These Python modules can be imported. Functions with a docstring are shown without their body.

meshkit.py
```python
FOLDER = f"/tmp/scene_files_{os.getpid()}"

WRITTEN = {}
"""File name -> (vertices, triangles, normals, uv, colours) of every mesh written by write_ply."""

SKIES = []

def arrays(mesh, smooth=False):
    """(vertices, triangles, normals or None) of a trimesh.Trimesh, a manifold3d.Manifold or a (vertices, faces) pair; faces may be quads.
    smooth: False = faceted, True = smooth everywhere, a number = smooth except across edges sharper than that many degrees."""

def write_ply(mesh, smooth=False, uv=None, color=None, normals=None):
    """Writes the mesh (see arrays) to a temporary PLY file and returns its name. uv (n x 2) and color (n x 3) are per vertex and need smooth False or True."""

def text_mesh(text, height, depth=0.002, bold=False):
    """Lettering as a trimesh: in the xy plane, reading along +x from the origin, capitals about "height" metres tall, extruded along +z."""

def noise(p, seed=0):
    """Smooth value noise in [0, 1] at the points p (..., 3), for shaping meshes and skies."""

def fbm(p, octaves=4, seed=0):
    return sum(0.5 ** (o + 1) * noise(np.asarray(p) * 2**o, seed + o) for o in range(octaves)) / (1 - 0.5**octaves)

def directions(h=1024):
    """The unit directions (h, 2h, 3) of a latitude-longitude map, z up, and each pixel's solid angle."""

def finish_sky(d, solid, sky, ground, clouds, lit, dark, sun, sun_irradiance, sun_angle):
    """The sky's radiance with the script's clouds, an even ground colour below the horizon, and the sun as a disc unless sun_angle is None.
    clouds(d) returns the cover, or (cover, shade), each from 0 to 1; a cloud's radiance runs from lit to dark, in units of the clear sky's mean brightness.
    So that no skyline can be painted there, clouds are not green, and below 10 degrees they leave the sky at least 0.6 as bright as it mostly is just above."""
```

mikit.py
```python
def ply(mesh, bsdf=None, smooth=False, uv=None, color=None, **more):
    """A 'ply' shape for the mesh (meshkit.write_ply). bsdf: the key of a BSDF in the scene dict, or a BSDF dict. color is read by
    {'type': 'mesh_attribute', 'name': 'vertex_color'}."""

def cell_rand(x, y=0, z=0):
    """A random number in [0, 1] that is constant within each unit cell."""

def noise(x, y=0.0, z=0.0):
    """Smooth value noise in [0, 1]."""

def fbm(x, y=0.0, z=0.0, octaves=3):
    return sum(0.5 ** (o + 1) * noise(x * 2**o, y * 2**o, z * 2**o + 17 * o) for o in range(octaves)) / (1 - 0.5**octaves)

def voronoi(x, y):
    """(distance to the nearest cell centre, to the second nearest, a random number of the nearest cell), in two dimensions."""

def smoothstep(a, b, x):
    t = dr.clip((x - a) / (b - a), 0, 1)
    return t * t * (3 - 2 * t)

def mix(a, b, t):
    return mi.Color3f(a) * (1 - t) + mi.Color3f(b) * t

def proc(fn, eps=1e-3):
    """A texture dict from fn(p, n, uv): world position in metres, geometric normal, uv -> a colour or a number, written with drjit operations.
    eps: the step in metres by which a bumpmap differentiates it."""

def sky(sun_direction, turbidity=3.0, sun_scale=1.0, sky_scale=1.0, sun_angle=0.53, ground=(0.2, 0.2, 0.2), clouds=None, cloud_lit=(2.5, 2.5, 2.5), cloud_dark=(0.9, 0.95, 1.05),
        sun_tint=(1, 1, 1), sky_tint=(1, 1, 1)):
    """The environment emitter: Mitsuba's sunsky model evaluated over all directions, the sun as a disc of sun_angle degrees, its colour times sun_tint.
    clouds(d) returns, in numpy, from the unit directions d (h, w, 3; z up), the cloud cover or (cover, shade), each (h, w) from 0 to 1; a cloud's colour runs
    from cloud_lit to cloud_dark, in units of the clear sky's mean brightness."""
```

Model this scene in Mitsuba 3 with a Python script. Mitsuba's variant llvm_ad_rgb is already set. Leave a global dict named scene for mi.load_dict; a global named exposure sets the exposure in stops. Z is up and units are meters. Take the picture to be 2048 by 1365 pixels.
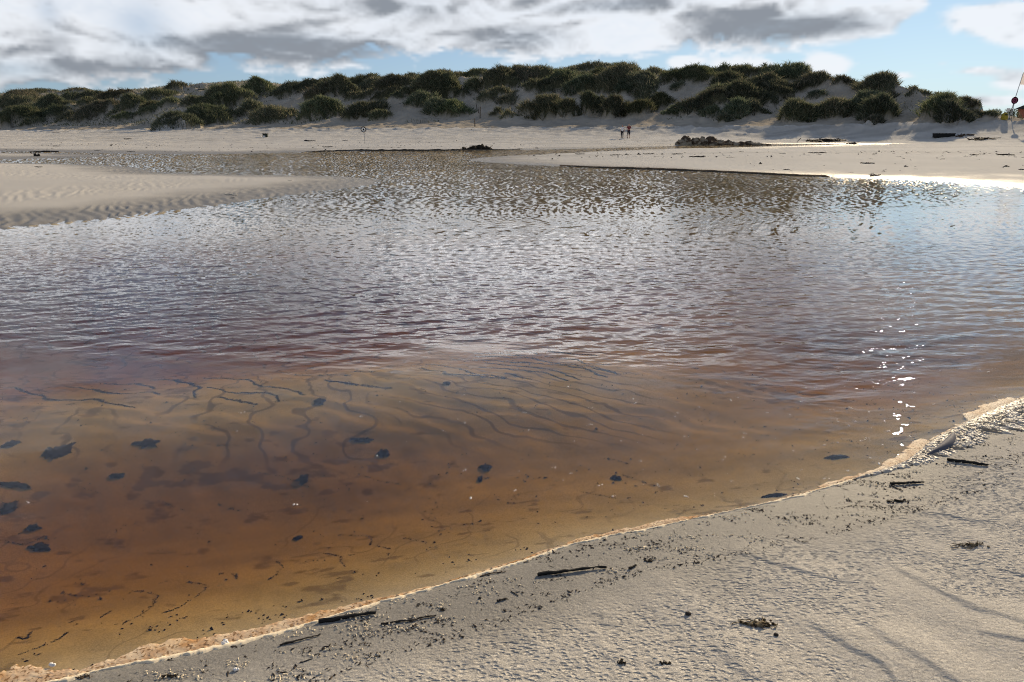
import math
import numpy as np
import trimesh
import manifold3d as m3
import mitsuba as mi
import drjit as dr
import mikit
import meshkit
from scipy.spatial import cKDTree
from mikit import noise, fbm, smoothstep, mix

T = mi.ScalarTransform4f
scene, labels = {}, {}
rng = np.random.default_rng(11)

# ------------------------------------------------------------------ camera, light, exposure
EYE, FPX, PITCH = 1.65, 1500.0, math.radians(15.8)
FWD = np.array([0, math.cos(PITCH), -math.sin(PITCH)])
UP = np.array([0, math.sin(PITCH), math.cos(PITCH)])
scene['camera'] = {'type': 'perspective', 'fov': math.degrees(2 * math.atan(1024 / FPX)), 'near_clip': 0.05, 'far_clip': 9000.0,
                   'to_world': T().look_at([0, 0, EYE], [0, math.cos(PITCH), EYE - math.sin(PITCH)], [0, 0, 1])}
exposure = 2.36
SUN_AZ, SUN_EL = 29.5, 20.7


def ray(u, v):
    """Direction of a point of the picture (2048 x 1365): used to read places off the photograph."""
    u, v = np.asarray(u, float), np.asarray(v, float)
    return FWD + ((u - 1024) / FPX)[..., None] * np.array([1, 0, 0]) - ((v - 682.5) / FPX)[..., None] * UP


def on_level(u, v, z=0.0):
    d = ray(u, v)
    return (d * ((z - EYE) / d[..., 2])[..., None])[..., :2]


def at_depth(u, v, y):
    d = ray(u, v)
    t = y / d[1]
    return np.array([d[0] * t, y, EYE + d[2] * t])


def azel(u, v):
    d = ray(u, v)
    return np.degrees(np.arctan2(d[..., 0], d[..., 1])), np.degrees(np.arcsin(d[..., 2] / np.linalg.norm(d, axis=-1)))


def sstep(a, b, x):
    t = np.clip((x - a) / (b - a), 0, 1)
    return t * t * (3 - 2 * t)


def nz(x, y, s, seed=0, oct=3):
    return meshkit.fbm(np.stack([np.asarray(x) / s, np.asarray(y) / s, np.zeros_like(np.asarray(x, float))], -1), oct, seed)


# cloud deck: bands and banks of broken cloud, given by direction (azimuth, elevation in degrees)
def cloud_cover(d):
    az = np.degrees(np.arctan2(d[..., 0], d[..., 1]))
    el = np.degrees(np.arcsin(np.clip(d[..., 2], -1, 1)))
    k = 1 / (np.maximum(d[..., 2], 0) + 0.16)
    P = np.stack([d[..., 0] * k * 1.6, d[..., 1] * k * 1.6, np.zeros_like(k) + 4.2], -1)
    big, fine = meshkit.fbm(P * 1.3, 5, 3), meshkit.fbm(P * 4.5, 5, 9)
    Q = d * np.array([1, 1, 2.4])
    W = np.stack([meshkit.fbm(Q * 9, 3, 51), meshkit.fbm(Q * 9, 3, 52), meshkit.fbm(Q * 9, 3, 53)], -1) * .10
    puff = meshkit.fbm((Q + W) * 15, 5, 5)
    bil = sum(.55 ** o * np.abs(2 * meshkit.noise((Q + W * 1.4) * 19 * 2.1 ** o + 3 * o, 60 + o) - 1) for o in range(5)) / sum(.55 ** o for o in range(5))
    n = (puff - 0.5) * 1.1 + (.40 - bil) * 1.1

    def blob(u, v, au, av, w=1.0):
        a0, e0 = azel(u, v)
        sa, se = au * 0.0362, av * 0.0362
        return w * np.exp(-(((az - a0) / sa) ** 2 + ((el - e0) / se) ** 2))

    ue = [-1200, 0, 350, 450, 600, 700, 800, 900, 1100, 1250, 1400, 1550, 1700, 1780, 1850, 1900, 2048, 3200]
    ve = [190, 190, 165, 125, 150, 125, 105, 108, 116, 104, 98, 92, 82, 60, 10, -60, -130, -200]
    ea, ee = azel(np.array(ue, float), np.array(ve, float))
    edge = np.interp(az, ea, ee)
    deck = sstep(-0.15, 0.6, (el - edge) * 0.9 + n * 2.0) * (1 - np.clip(blob(285, 45, 50, 40, .45) + blob(20, 140, 60, 14, .4) + blob(95, 20, 20, 22, .3) + n * .35, 0, .8))
    upper = sstep(0.40, 0.60, big * 0.75 + fine * 0.25 + 0.05 * sstep(20, -40, az))
    upper = np.maximum(upper, .42 * sstep(10, 14, el))
    upper = upper + (.34 - upper) * sstep(13, 30, el) * .9
    deck = deck * (1 - sstep(8.5, 13, el) * (1 - upper))
    small = (blob(1985, 35, 85, 30) + blob(2060, 60, 60, 30, .8) + blob(1365, 126, 34, 14, 1.0) + blob(1480, 128, 60, 14, .9) + blob(1650, 132, 48, 22, 1.0) + blob(1600, 150, 50, 14, .6)
             + blob(1950, 142, 40, 9, .62) + blob(2035, 160, 45, 22, .75) + blob(1885, 125, 20, 5, .5) + blob(1805, 152, 25, 7, .62) + blob(1950, 200, 30, 8, .8) + blob(2000, 205, 40, 8, .85) + blob(1540, 100, 90, 10, .55))
    small = sstep(0.34, 0.72, small + n * 0.5)
    cover = np.maximum(deck, small * (0.9 - 0.15 * sstep(1700, 1900, az)))
    dark = (blob(620, 85, 190, 26, .95) + blob(420, 92, 120, 22, .7) + blob(330, 130, 160, 16, .45) + blob(800, 15, 150, 26, .6) + blob(690, 120, 140, 14, .5) + blob(1040, 78, 120, 26, .85)
            + blob(1500, 58, 120, 30, 1.0) + blob(1690, 50, 120, 22, .7) + blob(1180, 15, 140, 14, .6) + blob(115, 65, 28, 60, .35) + blob(90, 125, 150, 30, .3) + blob(1280, 5, 90, 14, .55) + blob(30, 165, 160, 14, .25))
    light = blob(300, 30, 150, 34, .5) + blob(165, 105, 26, 14, .3) + blob(880, 105, 30, 22, .4) + blob(1250, 70, 70, 26, .5) + blob(1420, 128, 200, 14, 1.0) + blob(1680, 120, 60, 26, .8) + blob(700, 60, 40, 20, .3) + blob(1985, 35, 90, 40, .8)
    low = sstep(-.10, 1.06, 0.37 + dark * .8 - light * .7 - n * 1.35)
    bright = np.exp(-(((az - 1) / 17) ** 2 + ((el - 13.4) / 4.0) ** 2)) * np.clip(.45 + 1.1 * puff + .8 * (.4 - bil), 0, 1.4)
    high = np.clip(0.84 + (fine - 0.5) * 1.5 + (big - 0.5) * .8 - 1.25 * bright, 0, 1)
    shade = low + (high - low) * sstep(8.5, 11, el)
    cover = np.maximum(cover, .92 * sstep(.2, .75, bright))
    shade = shade + (.85 - shade) * sstep(14, 30, el) * .8
    # unseen cloud bank, made extra bright for its reflection in the river
    boost = sstep(.25, .9, bright)
    return cover, .53 + .47 * shade - .53 * boost


sd = np.array([math.sin(math.radians(SUN_AZ)) * math.cos(math.radians(SUN_EL)), math.cos(math.radians(SUN_AZ)) * math.cos(math.radians(SUN_EL)), math.sin(math.radians(SUN_EL))])
scene['sky'] = mikit.sky(sd.tolist(), turbidity=1.7, sun_scale=.9, sky_scale=.60, clouds=cloud_cover, cloud_lit=(8.0, 8.1, 8.3), cloud_dark=(1.35, 1.5, 1.72), sun_tint=(.93, 1.02, 1.22), sky_tint=(.86, .93, 1.18), ground=(.3, .26, .2))

# ------------------------------------------------------------------ helpers


def key_for(name):
    k, i = name, 0
    while k in labels or k in scene or any(q.startswith(k + '__') for q in scene):
        i += 1
        k = f'{name}_{i:03d}'
    return k


def thing(name, label, cat, group=None):
    k = key_for(name)
    labels[k] = {'label': label, 'category': cat}
    if group:
        labels[k]['group'] = group
    return k


def part(parent, name, mesh, bsdf, smooth=35, **kw):
    base, i = f'{parent}__{name}', 0
    k = base
    while k in scene:
        i += 1
        k = f'{base}_{i:03d}'
    scene[k] = mikit.ply(mesh, bsdf, smooth=smooth, **kw)
    return k


def single(name, label, cat, mesh, bsdf, group=None, smooth=35, **kw):
    k = key_for(name)
    scene[k] = mikit.ply(mesh, bsdf, smooth=smooth, **kw)
    labels[k] = {'label': label, 'category': cat}
    if group:
        labels[k]['group'] = group
    return k


def stuff(name, label, mesh, bsdf, smooth=False, cat=None, **kw):
    scene[name] = mikit.ply(mesh, bsdf, smooth=smooth, **kw)
    labels[name] = {'label': label, 'kind': 'stuff'}
    if cat:
        labels[name]['category'] = cat


def join(parts):
    vs, fs, n = [], [], 0
    for v, f in parts:
        vs.append(v)
        fs.append(np.asarray(f) + n)
        n += len(v)
    return np.vstack(vs), np.vstack(fs)


def tube(points, radii, sides=7):
    p = np.asarray(points, float)
    t = np.gradient(p, axis=0)
    t /= np.linalg.norm(t, axis=1, keepdims=True) + 1e-12
    a = np.cross(t, np.where(np.abs(t[:, 2:]) < 0.9, [0, 0, 1.0], [1.0, 0, 0]))
    a /= np.linalg.norm(a, axis=1, keepdims=True) + 1e-12
    b, ang = np.cross(t, a), np.arange(sides) * 2 * np.pi / sides
    r = np.broadcast_to(radii, (len(p),)).reshape(-1, 1, 1)
    v = (p[:, None] + r * (np.cos(ang)[None, :, None] * a[:, None] + np.sin(ang)[None, :, None] * b[:, None])).reshape(-1, 3)
    i, j = np.meshgrid(np.arange(len(p) - 1), np.arange(sides), indexing='ij')
    q = np.stack([i * sides + j, i * sides + (j + 1) % sides, (i + 1) * sides + (j + 1) % sides, (i + 1) * sides + j], -1).reshape(-1, 4)
    f = np.vstack([q[:, [0, 1, 2]], q[:, [0, 2, 3]]])
    c0, c1 = len(v), len(v) + 1
    v = np.vstack([v, p[:1], p[-1:]])
    e = np.arange(sides)
    l = (len(p) - 1) * sides
    return v, np.vstack([f, np.stack([(e + 1) % sides, e, e * 0 + c0], 1), np.stack([l + e, l + (e + 1) % sides, e * 0 + c1], 1)])


def lump(rx, ry, rz, seed, rough=0.35, sub=3, freq=2.2):
    m = trimesh.creation.icosphere(sub)
    v = np.array(m.vertices)
    n = meshkit.fbm(v * freq + seed * 7.3, 4, seed) - 0.5
    v = v * (1 + 2 * rough * n)[:, None] * np.array([rx, ry, rz])
    return v, np.array(m.faces)


def box(sx, sy, sz, bevel=0.03):
    c = np.array(np.meshgrid([-1, 1], [-1, 1], [-1, 1])).T.reshape(-1, 3) * (np.array([sx, sy, sz]) / 2 - bevel)
    h = m3.Manifold.batch_hull([m3.Manifold.sphere(bevel, 8).translate(list(map(float, p))) for p in c])
    m = h.to_mesh()
    return np.array(m.vert_properties[:, :3]), np.array(m.tri_verts)


def moved(vf, loc, rz=0.0, rx=0.0):
    v, f = vf
    v = np.asarray(v, float)
    cx, sx_ = math.cos(rx), math.sin(rx)
    v = np.c_[v[:, 0], v[:, 1] * cx - v[:, 2] * sx_, v[:, 1] * sx_ + v[:, 2] * cx]
    c, s = math.cos(rz), math.sin(rz)
    return np.c_[v[:, 0] * c - v[:, 1] * s, v[:, 0] * s + v[:, 1] * c, v[:, 2]] + np.asarray(loc, float), f


def dense(pts, step=0.05):
    pts = np.asarray(pts, float)
    out = []
    for a, b in zip(pts[:-1], pts[1:]):
        n = max(2, int(np.linalg.norm(b - a) / step) + 1)
        out.append(a + (b - a) * np.linspace(0, 1, n, endpoint=False)[:, None])
    return np.vstack(out + [pts[-1:]])


def smooth_line(pts, it=2):
    """Corner-cut a polyline, ends kept."""
    p = np.asarray(pts, float)
    for _ in range(it):
        q = np.empty((2 * (len(p) - 1), p.shape[1]))
        q[0::2], q[1::2] = p[:-1] * .75 + p[1:] * .25, p[:-1] * .25 + p[1:] * .75
        p = np.vstack([p[:1], q, p[-1:]])
    return p


# ------------------------------------------------------------------ plan of the place: shorelines read off the photograph at water level
def plan(px):
    px = np.asarray(px, float)
    return on_level(px[:, 0], px[:, 1])


BANK_LINE = plan([(-500, 1500), (80, 1368), (240, 1330), (340, 1312), (440, 1290), (540, 1268), (640, 1240), (740, 1208), (850, 1180), (950, 1149), (1050, 1120), (1120, 1094), (1200, 1075), (1300, 1057), (1400, 1035), (1480, 1018), (1560, 1000),
                  (1630, 982), (1680, 965), (1740, 950), (1800, 930), (1840, 905), (1860, 882), (1900, 862), (1960, 830), (2048, 795), (2250, 735)])
BANK_LINE = smooth_line(BANK_LINE, 1)
LANDS = {
    'sand_bank': np.vstack([BANK_LINE, [[7.5, 6.4], [14, 9.0], [40, 15], [60, 12], [60, -40], [-30, -40], [-30, 0.3], [-4, 1.2]]]),
    'sand_spit': np.vstack([smooth_line(plan([(-700, 520), (0, 458), (100, 448), (200, 440), (300, 428), (400, 415), (500, 402), (600, 388), (700, 377), (740, 371), (765, 366), (755, 361), (720, 356), (650, 352), (500, 350), (400, 348), (325, 346), (300, 341), (275, 335), (200, 330), (100, 328), (0, 325), (-700, 322)]), 2)]),
    'sandbar': np.vstack([smooth_line(plan([(2900, 440), (2048, 375), (1900, 363), (1800, 358), (1600, 352), (1400, 343), (1300, 339), (1200, 336), (1080, 331), (1000, 327), (950, 323), (932, 320), (960, 315.5), (1020, 312), (1100, 309), (1200, 305), (1300, 301), (1400, 297.5), (1500, 294.5), (1600, 292), (1690, 289.5), (1740, 284), (2048, 280), (2900, 280)]), 2)]),
    'beach': np.vstack([smooth_line(plan([(-900, 301), (0, 303), (150, 305), (200, 307), (300, 309), (400, 309), (500, 307.5), (600, 304.5), (700, 302), (850, 302), (930, 301), (1000, 300.5), (1100, 299.5), (1200, 297), (1300, 294), (1400, 290.5), (1500, 289), (1600, 288), (1690, 288), (1720, 290), (1800, 296), (2048, 306), (2900, 330)]), 2), [[420, 420], [-400, 420]]]),
    'sand_island': np.vstack([smooth_line(plan([(-700, 307), (0, 306.5), (100, 306.5), (180, 309.5), (225, 313), (150, 316), (60, 318), (0, 319.5), (-700, 322)]), 2)]),
}

# the dune ridge: foot and crest lines in plan, with heights
FX = np.array([-320, -150, -95, -40, 0, 30, 52, 62, 72, 120.])
FY = np.array([300, 215, 172, 134, 120, 108, 98, 95, 95, 100.])
FZ = np.array([1.0, 1.15, 1.35, 1.65, 1.7, 1.9, 2.3, 2.6, 3.1, 3.6])
CREST = [(-300, 190), (0, 187), (100, 186), (150, 182), (200, 184), (250, 180), (320, 175), (345, 170), (370, 176), (400, 168), (450, 164), (510, 160), (560, 168), (590, 172), (620, 167), (680, 158), (720, 157), (760, 161), (800, 156), (850, 151), (890, 147), (915, 152),
         (960, 150), (1000, 147), (1050, 143), (1100, 143), (1150, 142), (1198, 137), (1220, 133), (1260, 138), (1300, 141), (1350, 143), (1420, 144), (1470, 142), (1530, 141), (1580, 144), (1640, 156), (1700, 165), (1760, 160), (1795, 172), (1815, 188), (1860, 194), (1900, 208), (1935, 219), (1960, 228), (2048, 238), (2300, 244)]
cy_of_u = np.interp([c[0] for c in CREST], [-300, 0, 500, 1000, 1500, 1600, 1640, 1700, 1760, 1800, 1860, 1900, 1960, 2048, 2300], [335, 292, 234, 186, 160, 140, 136, 128, 122, 117, 112, 108, 104, 101, 99])
cp = np.array([at_depth(u, v, y) for (u, v), y in zip(CREST, cy_of_u)])
CX, CY, CZ = cp.T
assert np.all(np.diff(CX) > 0)

SEDGE = {}
for k, poly in LANDS.items():
    SEDGE[k] = cKDTree(dense(np.vstack([poly, poly[:1]]), 0.04 if k == 'sand_bank' else 0.15))


def inside(poly, x, y):
    r = np.zeros(x.shape, bool)
    for (x0, y0), (x1, y1) in zip(poly, np.roll(poly, -1, axis=0)):
        if y0 != y1:
            c = (y0 > y) != (y1 > y)
            r ^= c & (x < (x1 - x0) * (y - y0) / (y1 - y0) + x0)
    return r


def signed(k, x, y):
    d, _ = SEDGE[k].query(np.stack([x, y], -1), workers=-1)
    return np.where(inside(LANDS[k], x, y), d, -d)


def line_field(lines, x, y, reach):
    """Offset across and nearest distance to a set of polylines (for ridges and troughs)."""
    P = [dense(l, 0.01) for l in lines]
    pts = np.vstack(P)
    tan = np.vstack([np.gradient(p, axis=0) for p in P])
    tan /= np.linalg.norm(tan, axis=1, keepdims=True)
    taper = np.concatenate([np.sin(np.linspace(0.08, np.pi - 0.08, len(p))) ** 0.6 for p in P])
    d, i = cKDTree(pts).query(np.stack([x, y], -1), distance_upper_bound=reach, workers=-1)
    ok = np.isfinite(d)
    i = np.where(ok, i, 0)
    s = (x - pts[i, 0]) * -tan[i, 1] + (y - pts[i, 1]) * tan[i, 0]
    return np.where(ok, s, 9.0), taper[i] * ok


SAND_RIDGES = [on_level(*np.array(l, float).T, z=0.07) for l in (
    [(1455, 1092), (1520, 1104), (1590, 1130), (1650, 1152), (1720, 1166)], [(1770, 1112), (1830, 1150), (1890, 1192), (1960, 1226), (2060, 1262)], [(1700, 1245), (1760, 1282), (1830, 1325), (1900, 1375), (1960, 1420)],
    [(1840, 1018), (1900, 1026), (1990, 1046)], [(1420, 1280), (1460, 1320), (1500, 1372)], [(1600, 1240), (1680, 1290), (1760, 1345), (1800, 1400)], [(1990, 1135), (2060, 1160), (2150, 1190)], [(1950, 1270), (2060, 1300), (2200, 1330)])]

# ------------------------------------------------------------------ terrain height
BED_HOLES = [((250, 1065), 1.1, .75, .09), ((-60, 1180), .9, .6, .07), ((600, 1010), 1.4, .6, .05), ((850, 950), 1.2, .7, .04), ((1250, 880), 1.6, .9, .04), ((1770, 720), 1.5, 1.1, .16), ((60, 620), 4.2, 2.4, .24), ((700, 560), 4.5, 2.2, .12)]
BED_SHOALS = [((300, 800), 2.2, .95, .085), ((1050, 760), 1.9, .85, .06)]


def dune_profile(x, y):
    yf, zf = np.interp(x, FX, FY), np.interp(x, FX, FZ)
    yc, zc = np.interp(x, CX, CY), np.interp(x, CX, CZ)
    s = (y - yf) / np.maximum(yc - yf, 8)
    return s, yf, zf, yc, zc


def base_height(x, y, want_zone=False):
    sds = {k: signed(k, x, y) for k in LANDS}
    near = np.max(np.stack(list(sds.values())), 0)
    d_out = np.maximum(-near, 0)
    # river bed
    depth = 0.004 + 0.125 * (1 - np.exp(-d_out / 0.95)) + 0.05 * sstep(2.0, 4.8, d_out)
    for (px, rx, ry, h) in [(p, rx, ry, h) for p, rx, ry, h in BED_HOLES] + [(p, rx, ry, -h) for p, rx, ry, h in BED_SHOALS]:
        c = on_level(np.array(px[0], float), np.array(px[1], float), -0.1)
        depth = depth + 1.25 * h * np.exp(-((x - c[0]) / rx) ** 2 - ((y - c[1]) / ry) ** 2)
    depth = depth + (nz(x, y, 0.9, 21) - .5) * 0.05 * sstep(0, 1.2, d_out)
    far = sstep(14, 24, y)
    depth = depth * (1 - .84 * sstep(8.5, 15, y))
    lim = .004 + .30 * d_out
    z = -np.maximum(depth, .006) * lim / (np.maximum(depth, .006) ** 4 + lim ** 4) ** .25
    # land
    a = sds['sand_bank']
    za = 0.03 * (1 - np.exp(-np.maximum(a, 0) / 0.05)) + 0.05 * sstep(0.05, 0.9, a) + 0.05 * np.maximum(a - 0.7, 0)
    za = np.minimum(za, 0.6) + (nz(x, y, 0.8, 31) - .5) * 0.03 * sstep(0.1, 0.8, a)
    b = sds['sand_spit']
    zb = 0.001 + 0.045 * np.maximum(b, 0)
    zb = 0.28 * (1 - np.exp(-zb / 0.28)) + (nz(x, y, 3.5, 33) - .5) * 0.06 * sstep(0.5, 3, b)
    c = sds['sandbar']
    lip = np.interp(x, [-3, 2, 6, 14, 18, 26], [0.01, .05, .09, .07, .03, .012])
    zc_ = lip * (1 - np.exp(-np.maximum(c, 0) / 0.35)) + 0.014 * np.maximum(c, 0) + (nz(x, y, 5, 35) - .5) * 0.08 * sstep(0.5, 4, c)
    zc_ = np.minimum(zc_, 0.45)
    e = sds['sand_island']
    ze = 0.02 * np.clip(e, 0, 1) + 0.015 * np.maximum(e, 0)
    dd = sds['beach']
    s, yf, zf, yc, zc = dune_profile(x, y)
    dfoot = np.maximum(yf - y, 0)
    t = np.maximum(dd, 0) / (np.maximum(dd, 0) + dfoot + 1e-6)
    lipd = np.interp(x, [-30, -16, -12, -1, 1, 60], [.02, .03, .13, .13, .05, .02])
    zd = lipd * (1 - np.exp(-np.maximum(dd, 0) / 0.5)) + 0.10 * sstep(0, 8, dd) + (zf - .1) * t ** 3.4 + (nz(x, y, 9, 37) - .5) * 0.3 * sstep(1, 12, dd) * (.4 + t)
    # dunes rise behind the foot line
    sc = np.clip(s, 0, 1)
    prof = 0.62 * sc ** 1.35 + 0.38 * sstep(0.0, 0.75, sc)
    zz = zf + 0.1 + (zc - zf - 0.1) * prof
    zz = np.where(s > 1, zc - 0.045 * (y - yc), zz)
    rough = (nz(x, y, 11, 41, 4) - .5) * 3.6 + (nz(x, y, 3.6, 43, 3) - .5) * 2.0
    zz = zz + rough * np.clip((zc - zf) / 9, .12, 1.1) * (1 - .85 * sstep(38, 56, x)) * sstep(0.05, 0.4, sc) * (1 - 0.85 * sstep(0.75, 1.0, s))
    zd = np.where(s > 0, zz + 0.0 * zd + (zd - zf - .1) * np.exp(-np.maximum(s, 0) * 30) * 0, zd)
    for sdk, zk in ((a, za), (b, zb), (c, zc_), (e, ze), (dd, zd)):
        z = np.where(sdk > 0, np.maximum(z, zk), z)
    if want_zone:
        return z, sds, s
    return z


def detail(x, y, z, sds, s):
    a, b = sds['sand_bank'], sds['sand_spit']
    out = np.zeros_like(z)
    # foreground: pitted dry sand, low wind ridges
    m = (y < 7) & (a > 0.02)
    if m.any():
        xm, ym, am = x[m], y[m], a[m]
        w = sstep(0.28, 0.62, am + (nz(xm, ym, .35, 50) - .5) * .25)
        right = sstep(0.6, 1.3, xm)
        patch = 1 - right * (0.75 * sstep(.42, .56, nz(xm, ym, .5, 51)))
        h = (nz(xm, ym, .035, 53, 2) - .5) * .005 * w * patch
        h += (nz(xm + ym * .5, (ym - xm * .5) * .35, .11, 57, 2) - .5) * 0.010 * w
        out[m] = h
    # river bed: sand waves and rumpled ground
    m = (z < 0.0) & (y < 16)
    xm, ym = x[m], y[m]
    ph = (ym + 0.55 * xm) / 0.36 + (nz(xm, ym, .8, 61) - .5) * 4.5
    tri = np.abs((ph % 1.0) - .72)
    out[m] = (sstep(.5, .0, tri) * 0.007) * sstep(3.6, 4.6, ym) + (nz(xm, ym, .12, 62) - .5) * 0.01
    # spit: oblique ripples towards the water
    m = (y < 34) & (b > -0.6)
    xm, ym, bm = x[m], y[m], b[m]
    ph = (xm * 0.84 + ym * 0.55) / 0.24 + (nz(xm, ym, 1.0, 64) - .5) * 4.2
    amp = (1 - sstep(1.2, 2.2, bm)) * sstep(-.6, .1, bm) + 0.55 * sstep(3.3, 4.0, bm) * (1 - sstep(5, 7, bm)) * sstep(-4, -9, xm)
    out[m] += np.sin(ph * 2 * np.pi) * 0.015 * amp * np.clip(0.3 + nz(xm, ym, .9, 66) * 1.2, 0, 1.2)
    # trampled dry beach and dunes: footprints and lumps
    t = (y > 48) & (z > 0.05)
    xm, ym = x[t], y[t]
    foot = nz(xm, ym, 1.1, 71, 2)
    out[t] += ((foot - .5) * 0.48 * sstep(70, 88, ym) + (nz(xm, ym, 2.6, 72, 3) - .5) * .25) * (0.35 + 0.65 * sstep(-0.25, 0.05, s[t]))
    return out


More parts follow.
